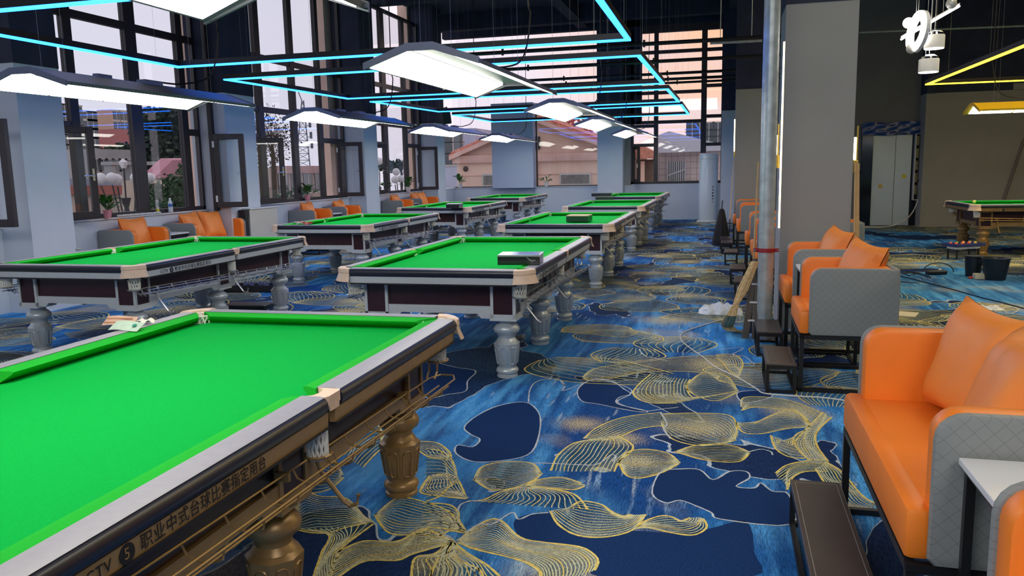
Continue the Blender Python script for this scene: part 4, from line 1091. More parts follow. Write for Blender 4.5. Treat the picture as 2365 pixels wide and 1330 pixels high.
# ball tray near the crosswise gold table
pt = at(2228, 566, 'y', 14.2)
t = thing('ball_tray', 'blue tray of coloured balls on a low stand at the crosswise gold table', 'tray', (3.66, 13.95, 0), .5)
b = MB(); b.b2((-.27, -.15, .20), (.27, .15, .215), .01)
for s_ in (1, -1): b.b2((-.27, s_ * .15 - .008, .215), (.27, s_ * .15 + .008, .245)); b.b2((s_ * .27 - .008, -.14, .215), (s_ * .27 + .008, .14, .245))
b.build('tray_body', mat('blue_tray', (.03, .05, .22), .4), t)
b = MB()
b.b2((-.22, -.10, .16), (.22, .10, .199)); b.build('stand_top', whitep, t)
for x in (-.2, .2):
    for y in (-.09, .09): q = MB(); q.b2((x - .01, y - .01, 0), (x + .01, y + .01, .16)); q.build('leg', blackmetal, t)
cols = [(.75, .12, .05), (.80, .20, .08), (.7, .1, .04), (.6, .5, .1), (.65, .1, .1), (.05, .25, .1), (.75, .25, .1), (.5, .45, .4)]
for k in range(8):
    q = MB(); q.sphere((-.20 + (k % 4) * .12, -.06 + (k // 4) * .11, .243), .028, u=12, v=8); q.build('ball', mat('tray_ball_%d' % k, cols[k], .15, coat=.5), t, smooth=True)

# ================================================================== RIGHT-HAND AISLE
# galvanised pipe
t = thing('galvanised_pipe', 'tall galvanised steel pipe standing before the big grey column', 'pipe', (.366, 7.37, 0))
b = MB(); b.lathe([(.067, 0), (.067, ROOMTOP)], 24); b.build('pipe_tube', steel, t, smooth=True)
b = MB(); b.lathe([(.069, .770), (.076, .772), (.076, .806), (.069, .808)], 24)
for s_ in (1, -1): b.box((s_ * .088, 0, .789), (.04, .022, .034), bev=.003)
b.build('pipe_clamp', mat('red_clamp', (.28, .02, .03), .35), t)
b = MB()
for s_ in (1, -1): b.tube([(s_ * .098, -.03, .789), (s_ * .098, .03, .789)], .008, 6)
b.build('clamp_bolt', chrome, t)
# light strip and wall lamps on the columns
b = MB(); b.b2((.490, 7.80, .95), (.503, 7.815, 2.62)); t = tag(b.build('light_tube', warmled), 'long warm light strip on the left edge of the big column', 'wall lamp')
def wlamp(x, y, z0, z1, lab, sx=1):
    T = thing('wall_lamp', lab, 'wall lamp', (x, y, 0))
    b = MB(); b.b2((-.010, -.010, z0), (.010, .010, z1), .004); b.build('light_tube', warmled, T)
    b = MB(); b.b2((-.02 + .012 * sx, -.016, z0 - .12), (.02 + .012 * sx, .016, z0 - .005), .003); b.b2((.012 * sx, -.008, z0 - .1), (.012 * sx + .012 * sx, .008, z1 + .1)); b.build('brass_holder', mat('brass', (.75, .50, .10), .25, metal=.9), T)
wlamp(.455, 7.86, 1.62, 1.80, 'lit wall lamp just right of the galvanised pipe')
wlamp(1.128, 7.83, 1.56, 1.76, 'lit wall lamp on the right edge of the big column')
wlamp(.180, 17.05, 1.80, 2.44, 'lit wall lamp on the left side of the far aisle column')
wood = mat('ash_cue_wood', (.62, .42, .20), .35, spec=.5, noise=.1, nscale=20)
def cue(a, b_, lab, r=.011):
    T = thing('cue_stick', lab, 'cue'); a = Vector(a); b_ = Vector(b_)
    k = MB(); k.tube([a.lerp(b_, .28), b_], [r, r * .6], 8); k.build('shaft', wood, T, smooth=True)
    k = MB(); k.tube([a, a.lerp(b_, .28)], [r * 1.25, r * 1.02], 8); k.build('butt', mat('dark_cue_butt', (.03, .015, .02), .25, coat=.6), T, smooth=True); return T
cue((1.16, 7.70, 0), (1.128, 7.785, 1.54), 'leftmost of the cues leaning at the right edge of the big column')
cue((1.185, 7.72, 0), (1.145, 7.80, 1.55), 'middle one of the cues leaning at the right edge of the big column')
cue((1.205, 7.75, 0), (1.160, 7.81, 1.53), 'rightmost of the cues leaning at the right edge of the big column')
cue((.255, 7.55, 0), (.288, 7.52, 1.56), 'cue leaning on the left side of the galvanised pipe')
cue((.10, 16.6, 0), (.17, 16.96, 1.62), 'cue leaning on the far aisle column')
T = thing('covered_stand', 'black fabric covered cue stand before the far aisle column', 'stand', (-.04, 16.0, 0))
b = MB(); b.lathe([(.17, 0), (.165, .1), (.10, .45), (.055, .66), (.03, .70)], 8); b.build('fabric_cover', mat('black_fabric', (.01, .01, .014), .8, bump=.3, nscale=12), T)
b = MB(); b.tube([(0, 0, .68), (.01, 0, .86)], .012, 6); b.build('pole', blackmetal, T)
# leaning brown board / folded trestle
T = thing('leaning_trestle', 'dark brown folding trestle leaning against the galvanised pipe', 'trestle')
def q4(mb, pts, vec): mb.prism(pts, vec)
for dx, nm in ((0, 'side_board'), (.085, 'side_board')):
    b = MB(); b.prism([(.175 + dx, 7.30, 0), (.235 + dx, 7.30, 0), (.300 + dx * .4, 7.44, .70), (.255 + dx * .4, 7.44, .70)], (0, .02, 0)); b.build(nm, brownw, T)
for z in (.16, .32, .48):
    f_ = z / .7
    b = MB(); b.box((.225 + .06 * f_ + .03, 7.305 + .14 * f_, z), (.09, .03, .014)); b.build('rung', whitep, T)
# straw broom
T = thing('straw_broom', 'straw broom leaning on the galvanised pipe, bristles on the carpet', 'broom')
straw = mat('broom_straw', (.56, .42, .22), .8, noise=.35, nscale=50, bump=.5)
P0 = at(1744, 604, 'y', 7.25); P1 = at(1716, 668, 'y', 7.20); P2 = at(1700, 702, 'y', 7.15); P3 = at(1690, 728, 'y', 7.12); P4 = at(1679, 760, 'z', .03)
b = MB()
rr = random.Random(2)
for k in range(46):
    a = rr.uniform(0, 2 * PI); q = rr.uniform(0, 1) ** .5
    o_ = lambda s_: Vector((math.cos(a) * q * s_, math.sin(a) * q * s_ * .7, 0))
    b.tube([P0 + o_(.030), P1 + o_(.045), P2 + o_(.022)], .0055, 4)
b.build('handle_bundle', straw, T)
b = MB()
for k in range(70):
    a = rr.uniform(0, 2 * PI); q = rr.uniform(0, 1) ** .5
    o_ = lambda s_: Vector((math.cos(a) * q * s_, math.sin(a) * q * s_ * .8, 0))
    b.tube([P2 + o_(.02), P3 + o_(.045), P4 + o_(.055) + Vector((0, 0, .03)), P4 + o_(.055) + Vector((.05 * q, -.01, -.012))], .0045, 4)
b.build('bristles', straw, T)
b = MB()
for k in range(40):
    a = rr.uniform(-.5, .5); L_ = rr.uniform(.08, .17)
    b.tube([P4 + Vector((.02, 0, -.01)), P4 + Vector((.02 + L_ * math.cos(a), L_ * math.sin(a), -.022))], .0028, 3)
b.build('splayed_tips', mat('olive_straw', (.25, .22, .08), .9), T)
# plastic bag
p = at(1664, 722, 'z', 0); b = MB()
def bagf(u, v):
    x = (u - .5) * .42; y = (v - .5) * .30
    e = max(0, 1 - (2 * u - 1) ** 2) * max(0, 1 - (2 * v - 1) ** 2)
    return (x + .02 * math.sin(v * 19), y + .015 * math.sin(u * 23), .003 + e ** .6 * (.085 + .03 * math.sin(u * 17 + v * 9) * math.cos(v * 21)))
b.grid(bagf, 26, 20)
tag(b.build('plastic_bag', mat('white_film', (.72, .76, .80), .3, spec=.6, bump=.4, nscale=30), None, smooth=True, loc=(p.x, p.y, 0)), 'crumpled white plastic bag on the carpet behind the broom', 'bag')
# cables on the carpet
def cable(pts, r, m, lab, name='floor_cable'):
    P = [tuple(at(px, py, 'z', r + .001)) for px, py in pts]
    b = MB(); b.tube(spline(P, 6), r, 5); return tag(b.build(name, m, smooth=True), lab, 'cable')
wc = mat('white_cable', (.70, .70, .66), .5); kc = mat('black_cable', (.01, .01, .012), .5)
cable([(1668, 738), (1620, 752), (1578, 768), (1573, 785), (1600, 808), (1626, 826), (1650, 846), (1700, 870), (1745, 896), (1765, 908), (1830, 914), (1900, 918), (1960, 926)], .0055, wc, 'white cable snaking over the carpet past the footrests')
cable([(1566, 532), (1640, 522), (1690, 516)], .006, kc, 'thin dark cable on the carpet before the air conditioner')
cable([(1700, 510), (1672, 514), (1640, 516), (1690, 519)], .006, wc, 'white cable loop at the foot of the air conditioner')
cable([(2075, 636), (2100, 642), (2130, 650), (2200, 668), (2260, 685), (2320, 700), (2365, 712)], .006, kc, 'dark cable crossing the carpet in the right-hand room')
cable([(2310, 706), (2295, 712), (2300, 720), (2330, 724), (2350, 718), (2340, 710), (2318, 712), (2325, 722), (2365, 728)], .006, wc, 'coiled white cable at the right edge of the photo')
T = thing('power_strip', 'black power strip and looped cord on the carpet of the right-hand room', 'power strip', (0, 0, 0))
p = at(2162, 634, 'z', 0); b = MB(); b.box((p.x, p.y, .032), (.26, .10, .055), bev=.015, rz=.2); b.build('strip_body', blackmetal, T)
b = MB(); b.tube([(p.x - .16 + .19 * (1 - math.cos(t_)) , p.y + .03, .03 + .13 * math.sin(t_)) for t_ in [PI * k / 12 for k in range(13)]], .007, 5); b.build('cord_loop', kc, T)
b = MB(); b.tube([tuple(at(px, py, 'z', .008)) for px, py in ((2150, 640), (2130, 634), (2105, 630), (2085, 632), (2100, 636), (2125, 630), (2092, 628))], .007, 5); b.build('cord', kc, T)
# bucket
p = at(2303, 648, 'z', 0)
T = thing('black_bucket', 'black plastic bucket on the carpet before the crosswise gold table', 'bucket', (p.x, p.y + .1, 0))
b = MB(); b.lathe([(.118, .001), (.122, 0), (.162, .27), (.172, .272), (.172, .284), (.158, .284), (.150, .26), (.110, .012)], 24, caps=False); b.lathe([(.112, .004), (.112, .012)], 24); b.build('bucket_wall', mat('black_plastic', (.010, .014, .022), .35), T, smooth=True)
T2_ = thing('black_bin', 'narrow black bin standing right behind the bucket', 'bin', (p.x - .17, p.y + .42, 0))
b = MB(); b.lathe([(.09, 0), (.11, .26), (.118, .262), (.118, .275), (.1, .275)], 16); b.build('bin_wall', MATS['black_plastic'], T2_, smooth=True)
p = at(2272, 647, 'z', 0); T = thing('sponge_block', 'pale block with a red cap beside the bucket', 'block', (p.x - .02, p.y + .1, 0), .1)
b = MB(); b.b2((-.075, -.05, .001), (.075, .05, .075), .01); b.build('block_body', mat('pale_foam', (.60, .56, .42), .8), T)
b = MB(); b.b2((-.12, .02, .001), (-.07, .06, .03), .006); b.build('red_cap', mat('red_plastic', (.5, .06, .03), .4), T)
p = at(2088, 728, 'z', 0); b = MB(); b.box((p.x - .02, p.y + .06, .005), (.30, .26, .007), rz=-.35)
tag(b.build('paper_sheet', mat('cream_sheet', (.75, .68, .50), .7)), 'cream sheet on the carpet behind the nearest quilted armchair', 'paper')
b = MB(); p = at(2268, 712, 'z', 0); b.grid(lambda u, v: ((u - .5) * .36, (v - .5) * .26, .004 + .03 * math.sin(u * 9) ** 2 * math.sin(v * 7) ** 2), 14, 10)
tag(b.build('plastic_film', MATS['white_film'], None, smooth=True, loc=(p.x, p.y, 0)), 'clear plastic film on the carpet beside the coiled white cable', 'film')

# elevator
D = thing('door_1', 'brushed steel elevator door half wrapped in blue film', None); D['kind'] = 'structure'
ye = 21.2
def EX(px, py=420): return at(px, py, 'y', ye - .05).x
zt = 2.16
dm_ = mat('elevator_steel', (.42, .50, .58), .4, metal=.3, noise=.05, nscale=3)
for a, b_ in ((EX(2013), EX(2064)), (EX(2065), EX(2102))):
    q = MB(); q.b2((a, ye - .06, 0), (b_, ye - .03, zt)); q.build('door_leaf', dm_, D)
jm = mat('dark_mirror_steel', (.05, .06, .08), .12, metal=.9)
q = MB(); q.b2((EX(1987), ye - .10, 0), (EX(2012), ye - .01, zt)); q.b2((EX(2103), ye - .10, 0), (EX(2116), ye - .01, zt)); q.build('door_jamb', jm, D)
q = MB()
def filmf(u, v): return (EX(1985) + u * (EX(2122) - EX(1985)), ye - .12 + .018 * math.sin(u * 9 + v * 7) * math.sin(v * 4 + 1) + .01 * math.sin(u * 23 - v * 11), zt + v * .30 + .008 * math.sin(u * 11))
q.grid(filmf, 30, 8); q.build('protective_film', mat('blue_film', (.015, .05, .22), .3, spec=.5), D, smooth=True)
for px, py, c_ in ((2088, 407, (.55, .52, .03)), (2033, 430, (.55, .40, .10))):
    p = at(px, py, 'y', ye - .065); q = MB(); q.lathe([(.055, 0), (.055, .004)], 10); o = q.build('sticker', mat('sticker_%d' % px, c_, .6), D, loc=(p.x, ye - .061, p.z)); o.rotation_euler = (PI / 2, 0, 0)
T = thing('call_panel', 'small elevator call panel left of the elevator door', 'panel', tuple(at(1981, 398, 'y', ye)))
q = MB(); q.b2((-.05, -.02, -.20), (.05, 0, .20), .004); q.build('plate', mat('panel_grey', (.40, .38, .34), .4), T)
q = MB(); q.b2((-.045, -.024, -.06), (.045, -.019, .04)); q.build('display', blackm, T)
T = thing('control_cabinet', 'open electrical cabinet full of wires right of the elevator', 'cabinet', (0, 0, 0))
x0, x1 = at(2112, 400, 'y', 20.98).x, at(2142, 400, 'y', 20.98).x; z0, z1 = .62, 2.16
q = MB(); q.b2((x0, 21.15, z0), (x1, 21.19, z1)); q.build('back_plate', mat('cabinet_olive', (.22, .21, .15), .6), T)
q = MB(); q.b2((x0 - .012, 20.96, z0), (x0 + .006, 21.15, z1)); q.b2((x1 - .006, 20.96, z0), (x1 + .012, 21.15, z1)); q.b2((x0, 20.96, z0 - .012), (x1, 21.15, z0 + .006)); q.b2((x0, 20.96, z1), (x1, 21.15, z1 + .012)); q.b2((x0 + .10, 20.98, z0), (x0 + .115, 21.14, z1)); q.build('cabinet_frame', mat('pale_metal', (.50, .50, .47), .4), T)
rr = random.Random(9)
for nm, c_, n_ in (('black_wiring', (.012, .012, .012), 26), ('grey_wiring', (.45, .45, .42), 12), ('red_wiring', (.4, .05, .08), 5)):
    q = MB()
    for k in range(n_):
        x = rr.uniform(x0 + .14, x1 - .03); z = rr.uniform(z0 + .08, z1 - .25)
        q.tube(spline([(x, 21.10, z), (x + rr.uniform(-.06, .06), 21.0, z + .1), (x + rr.uniform(-.08, .08), 21.05, z + .22)], 3), .008, 4)
    q.build(nm, mat(nm, c_, .5), T)
q = MB()
for k in range(5): q.b2((x0 + .015, 21.08, z0 + .12 + k * .29), (x0 + .09, 21.15, z0 + .34 + k * .29))
q.build('relay_blocks', mat('relay_olive', (.30, .29, .18), .5), T)
q = MB(); q.tube(spline([tuple(at(px, py, 'y', 20.9)) for px, py in ((2118, 420), (2128, 414), (2145, 414), (2160, 419), (2172, 425))], 5), .014, 6)
tag(q.build('stub_cable', kc), 'stiff black cable sticking out of the electrical cabinet', 'cable')
q = MB(); q.tube(spline([tuple(at(px, py, 'y', 20.9)) for px, py in ((2122, 458), (2114, 478), (2104, 495))] + [tuple(at(px, py, 'y', 20.5)) for px, py in ((2090, 508), )] + [tuple(at(px, py, 'z', .03)) for px, py in ((2062, 521), (2030, 524), (1998, 524))], 5), .014, 6)
tag(q.build('hanging_cable', wc), 'white cable hanging from the electrical cabinet to the floor', 'cable')
a = at(2316, 470, 'y', 20.45); b_ = at(2366, 320, 'y', 20.5); dd_ = (b_ - a).normalized()
q = MB(); q.tube([a - dd_ * (a.z / dd_.z), b_], .03, 8); tag(q.build('leaning_pole', mat('grey_brown_pole', (.13, .11, .10), .5)), 'grey pole leaning on the beige wall behind the crosswise gold table', 'pole')

# pendants in the right-hand room
yp = 8.0
def PP(px, py, y=yp): return at(px, py, 'y', y)
T = thing('ring_pendant', 'decorative pendant of a glowing ring, crossing rod and three globes', 'pendant lamp', (0, 0, 0))
c = PP(2121, 73); q = MB()
nv = 28; 
axis = Vector((-.965, -.20, .12)).normalized(); u_ = axis.cross(Vector((0, 0, 1))).normalized(); v_ = axis.cross(u_).normalized()
def tor(mb, R, r0, h, cc):
    rings = []
    for k in range(nv):
        a = 2 * PI * k / nv; d = u_ * math.cos(a) + v_ * math.sin(a)
        rings.append([mb.bm.verts.new(cc + d * (R + dr) + axis * dh) for dr, dh in ((-r0, -h), (r0, -h), (r0, h), (-r0, h))])
    for i in range(nv):
        A, B = rings[i], rings[(i + 1) % nv]
        for k in range(4): mb.bm.faces.new((A[k], A[(k + 1) % 4], B[(k + 1) % 4], B[k]))
tor(q, .142, .034, .006, c + axis * .024); q.build('light_ring', whiteled, T)
q = MB(); tor(q, .150, .030, .016, c + axis * -.004); q.build('ring_body', whitep, T)
q = MB(); q.tube([PP(2081, 91, 7.9), PP(2216, 14, 8.2)], .009, 8); q.build('light_rod', whiteled, T)
q = MB(); q.tube([PP(2081, 89, 7.905) + Vector((0, 0, .014)), PP(2216, 12, 8.205) + Vector((0, 0, .014))], .007, 6); q.build('rod_body', whitep, T)
for px, py, m_ in ((2098, 53, whiteled), (2105, 112, mat('clear_globe', (.55, .55, .5), .08, spec=1, coat=1)), (2197, 8, MATS['clear_globe'] if 'clear_globe' in MATS else whitep)):
    p = PP(px, py); q = MB(); q.sphere(tuple(p), .046, u=14, v=10); q.build('globe', m_, T, smooth=True)
q = MB()
for px in (2116, 2121, 2178):
    p = PP(px, 30 if px < 2150 else 32); q.tube([p, (p.x, p.y, ROOMTOP)], .0022, 4)
q.build('suspension_wire', mat('pale_wire', (.55, .55, .52), .4), T)
for (px, py, lab) in ((2158, 95, 'upper of two small white drum pendants beside the glowing ring'), (2145, 150, 'lower of two small white drum pendants beside the glowing ring')):
    p = PP(px, py); T = thing('drum_pendant', lab, 'pendant lamp', tuple(p)); T['group'] = 'drum pendants'
    q = MB(); q.lathe([(.080, -.062), (.083, -.06), (.083, .045), (.080, .05)], 24, caps=False); q.build('shade', mat('frosted_white', (.70, .69, .62), .4, emit=(1, .93, .8), es=.12), T, smooth=True)
    q = MB(); q.lathe([(.080, .046), (.074, .070), (.050, .086), (.012, .090)], 24); q.build('chrome_cap', chrome, T, smooth=True)
    q = MB(); q.lathe([(.079, -.066), (.079, -.056)], 24); q.build('light_disc', whiteled, T)
    q = MB(); q.tube([(.0, 0, .09), (0, 0, ROOMTOP - p.z)], .0028, 4); q.tube([(-.03, 0, .085), (-.02, 0, ROOMTOP - p.z)], .002, 4); q.build('cord', MATS['pale_wire'], T)

# ================================================================== WALL-SIDE THINGS
p = at(1645, 512, 'z', 0)
T = thing('air_conditioner', 'tall white cylindrical floor air conditioner before the far right window', 'air conditioner', (-.425, 22.75, 0))
b = MB(); b.lathe([(.30, 0), (.30, .03), (.25, .04)], 32); b.build('base_plate', whitep, T, smooth=True)
b = MB(); b.lathe([(.248, .035), (.25, .06), (.25, 1.78), (.24, 1.83), (.20, 1.86)], 32); b.build('body', mat('ac_white', (.60, .68, .76), .3, coat=.4), T, smooth=True)
b = MB(); b.lathe([(.252, 1.70), (.253, 1.705), (.252, 1.71)], 32, caps=False); b.build('seam_ring', mat('seam_grey', (.35, .4, .45), .4), T)
cu = bpy.data.curves.new('lettering', 'FONT'); 
q = MB()
for k, (w_, h_) in enumerate(((.012, .05), (.02, .03), (.02, .045), (.018, .05), (.02, .03), (.016, .02))):
    a_ = -1.05; z_ = .95 - k * .08
    q.box((.252 * math.cos(a_), .252 * math.sin(a_), z_), (.004, w_ * 1.6, h_), rz=a_)
q.build('lettering', ink, T)
T = thing('empty_frame', 'thin dark empty frame leaning on the low end wall', 'frame', (0, 0, 0))
a = [at(px, py, 'y', 23.5) for px, py in ((1392, 470), (1399, 419), (1437, 419), (1431, 470))]
b = MB(); b.tube(a, .022, 4, True); b.build('frame_bars', blackmetal, T)
# pale cabinet under the second column
T = thing('pale_cabinet', 'pale low cabinet standing before the second left column', 'cabinet', (-7.60, 11.95, 0))
b = MB(); b.b2((-.015, -.38, .0), (.12, .46, .975), .004); b.build('cabinet_body', mat('pale_board', (.50, .49, .45), .6, noise=.04, nscale=4), T)
b = MB(); b.b2((-.02, -.39, .975), (.14, .47, .99)); b.build('cabinet_top', whitet, T)
T = thing('black_case', 'small black case standing on the sofa side of the pale cabinet', 'box', (-7.545, 11.50, .60))
b = MB(); b.b2((-.06, -.06, .25), (.06, .06, .375), .004); b.b2((-.05, -.05, -.6), (.05, .05, .25)); b.build('case_body', blackm, T)

# plants
leafm = mat('plant_leaf', (.045, .16, .025), .4, spec=.5, noise=.35, nscale=8)
potp = mat('pink_pot', (.68, .30, .36), .35); potw = mat('white_pot', (.7, .68, .66), .4)
def leafmesh():
    b = MB()
    def fn(u, v):
        w_ = math.sin(PI * min(1, u * 1.02)) ** .7 * .036
        return (u * .15, (v - .5) * 2 * w_, .05 * math.sin(u * 2.2) - .055 * u * u + abs(v - .5) * .02)
    b.grid(fn, 6, 2); return b.mesh('leaf', leafm, smooth=True)
LM = leafmesh()
def plant(x, y, z, s, nleaf, pot, lab, seed):
    T = thing('potted_plant', lab, 'plant', (x, y, z)); T['group'] = 'potted plants on the sills'; rr = random.Random(seed)
    b = MB(); b.lathe([(.040 * s, 0), (.052 * s, .085 * s), (.058 * s, .088 * s), (.058 * s, .105 * s), (.050 * s, .105 * s), (.048 * s, .09 * s)], 18); b.build('pot', pot, T, smooth=True)
    b = MB()
    for k in range(nleaf):
        a = 2.4 * k + rr.uniform(-.3, .3); el = rr.uniform(.2, 1.35); L_ = rr.uniform(.04, .12) * s
        base = Vector((0, 0, .10 * s)); tip = base + Vector((math.cos(a) * math.cos(el), math.sin(a) * math.cos(el), math.sin(el))) * L_
        b.tube([base, tip], .0022 * s, 3)
        o = inst('leaf', LM, T, tuple(tip), (rr.uniform(-.5, .5), -el * .75, a)); sc_ = s * rr.uniform(.65, 1.0); o.scale = (sc_, sc_, sc_)
    b.build('stems', leafm, T)
plant(-7.99, 9.02, 1.002, 1.05, 26, potp, 'bushy plant in a pink pot on the window sill nearest the camera', 1)
plant(-8.02, 14.45, 1.002, 1.15, 22, potp, 'leafy plant in a pink pot on the second bay sill', 2)
plant(-8.02, 19.75, 1.002, 1.25, 20, potw, 'plant on the third bay sill, right one of the two there', 3)
plant(-8.02, 18.35, 1.002, 1.1, 14, potw, 'plant on the third bay sill, left one of the two there', 6)
plant(-7.86, 23.58, 1.002, 1.35, 16, potw, 'small plant at the left end of the end wall sill', 4)
plant(-5.15, 23.60, 1.002, 1.25, 9, potw, 'sparse plant with upright leaves right of the blue pier', 5)
T = thing('water_bottle', 'clear water bottle with blue label on the window sill', 'bottle', (-8.03, 10.35, 1.002))
b = MB(); b.lathe([(.030, 0), (.033, .01), (.033, .06), (.030, .07), (.033, .08), (.033, .13), (.028, .155), (.014, .185), (.013, .20)], 16); b.build('bottle_body', mat('pale_water', (.60, .68, .74), .15, spec=.7), T, smooth=True)
b = MB(); b.lathe([(.034, .085), (.034, .13)], 16, caps=False); b.build('blue_label', mat('label_blue', (.05, .18, .55), .5), T)
b = MB(); b.lathe([(.015, .198), (.015, .215)], 12); b.build('cap', whitep, T)
T = thing('sealant_tube', 'white and yellow sealant cartridge upright on the window sill', 'cartridge', (-8.02, 10.05, 1.002))
b = MB(); b.lathe([(.024, .07), (.024, .19), (.008, .20), (.006, .215)], 14); b.build('tube_body', whitep, T, smooth=True)
b = MB(); b.lathe([(.0245, .0), (.0245, .07)], 14); b.build('yellow_part', mat('tube_yellow', (.65, .60, .05), .4), T)
b = MB(); b.b2((-.026, -.012, .10), (.026, .012, .16)); b.build('printed_mark', mat('tube_print', (.15, .2, .15), .5), T)
rr = random.Random(4); T = thing('sill_scraps', 'white rolled wrappings scattered along the nearest window sill', 'scraps', (-8.0, 9.6, 1.002))
for k in range(7):
    b = MB(); y = -.35 + k * .12; b.tube([(-.03 + rr.uniform(-.02, .02), y, .016), (.02, y + .09, .014)], .013, 7); b.build('wrapping_roll', whitep, T)

# ================================================================== OUTSIDE
g = MB(); g.b2((-160, -10, -3.7), (-8.9, 160, -3.5)); g.b2((-8.9, 24.6, -3.7), (60, 160, -3.5)); struct(g.build('ground', mat('dusty_ground', (.22, .20, .18), .95, noise=.2, nscale=.2)))
pilm = mat('peach_stucco', (.88, .62, .50), .9, spec=.1, noise=.06, nscale=3)
for y0, y1 in ((7.35, 8.0), (11.45, 12.1), (16.1, 16.9), (20.85, 21.6)):
    b = MB(); b.b2((-8.58, y0, -3.5), (-8.31, y1, 6)); struct(b.build('pilaster', pilm))
peach = mat('peach_render', (.90, .62, .48), .9, spec=.1, noise=.10, nscale=.8); peachd = mat('brown_render', (.70, .46, .35), .9, spec=.1, noise=.1, nscale=1.2)
band = mat('stained_concrete_band', (.74, .46, .38), .9, noise=.25, nscale=1.1)
tilem = mat('clay_roof_tile', (.66, .24, .16), .8, noise=.35, nscale=5)
darkg = mat('dark_window_glass', (.05, .06, .07), .15, spec=.8); wframe = mat('pale_window_frame', (.6, .55, .5), .5)
def F(px, py, y): return at(px, py, 'y', y)
# gabled house behind the end wall
H_ = thing('gabled_house', 'peach house with a red tiled gable roof right outside the end window', 'house'); yh = 33
xl, xr, xa = F(1045, 360, yh).x, F(1446, 360, yh).x, F(1238, 273, yh).x
zb1, zb0, za = F(1139, 358, yh).z, F(1139, 375, yh).z, F(1238, 273, yh).z
b = MB(); b.b2((xl + .15, yh + .1, -3.5), (xr, yh + 7, zb0)); b.build('lower_wall', peach, H_)
b = MB(); b.b2((xl, yh - .05, zb0), (xr + .2, yh + 7, zb1)); b.build('concrete_band', band, H_)
xr2, zr2 = F(1390, 334, yh).x, F(1390, 334, yh).z
sl_ = (zr2 - za) / (xr2 - xa); xe = xa + (zb1 - za) / sl_
b = MB(); b.prism([(xl + .3, yh + .1, zb1), (xe, yh + .1, zb1), (xa, yh + .1, za - .05)], (0, 6.9, 0)); b.build('gable_wall', peachd, H_)
for sgn, x_e in ((-1, xl - .1), (1, xe + .3)):
    n_ = 16
    b = MB(); ze = zb1 - .02 if sgn < 0 else zb1 - .05
    dx = x_e - xa; dz = ze - za
    b.prism([(xa, yh - .15, za), (x_e, yh - .15, ze), (x_e, yh - .15, ze + .10), (xa, yh - .15, za + .12)], (0, 7.6, 0)); rf = b.build('roof_slope', tilem, H_)
    b = MB()
    for k in range(30):
        f0 = k / 30
        b.tube([(xa + dx * f0, yh - .12, za + dz * f0 + .13), (xa + dx * f0, yh + 7.4, za + dz * f0 + .13)], .05, 4)
    o = b.build('tile_rows', tilem, rf); o['kind'] = 'stuff'
    b = MB(); b.prism([(xa, yh - .2, za - .16), (x_e, yh - .2, ze - .16), (x_e, yh - .2, ze + .02), (xa, yh - .2, za + .02)], (0, .05, 0)); b.build('barge_board', band, H_)
for (a, b_, c_, d) in ((1117, 405, 1139, 427), (1296, 403, 1360, 424)):
    p0 = F(a, d, yh); p1 = F(c_, b_, yh); q = MB(); q.b2((p0.x - .08, yh + .02, p0.z - .08), (p1.x + .08, yh + .12, p1.z + .08)); w_ = q.build('window', wframe, H_)
    q = MB(); q.b2((p0.x, yh - .01, p0.z), (p1.x, yh + .03, p1.z)); q.build('shutter', mat('grey_shutter', (.20, .18, .15), .7, noise=.3, nscale=6), w_)
q = MB(); p0 = F(1241, 430, yh); q.tube([(p0.x, yh, -3.4), (p0.x, yh, zb0 - .08), (p0.x - .15, yh, zb0)], .05, 6); q.build('drain_pipe', band, H_)
q = MB(); p0 = F(1074, 390, yh); q.sphere((p0.x, yh + .08, p0.z), .12, sy=.3); q.build('vent_hole', blackm, H_)
q = MB(); z_ = F(1139, 405, yh).z; q.b2((xl + .15, yh + .07, z_ - .012), (xr, yh + .11, z_ + .012)); q.build('wall_joint', band, H_)
p0 = F(1220, 345, yh); p1 = F(1246, 315, yh); q = MB(); q.b2((p0.x, yh + .02, p0.z), (p1.x, yh + .14, p1.z)); q.build('dark_opening', blackm, H_)
T = thing('roof_sign_frame', 'red lattice frame above the gabled roof ridge', 'frame')
for a, b_ in (((1322, 292), (1324, 268)), ((1335, 276), (1364, 312)), ((1345, 272), (1368, 306)), ((1310, 284), (1340, 270))):
    q = MB(); q.tube([F(*a, 38), F(*b_, 38)], .07, 5); q.build('bar', mat('red_paint', (.55, .12, .12), .6), T)
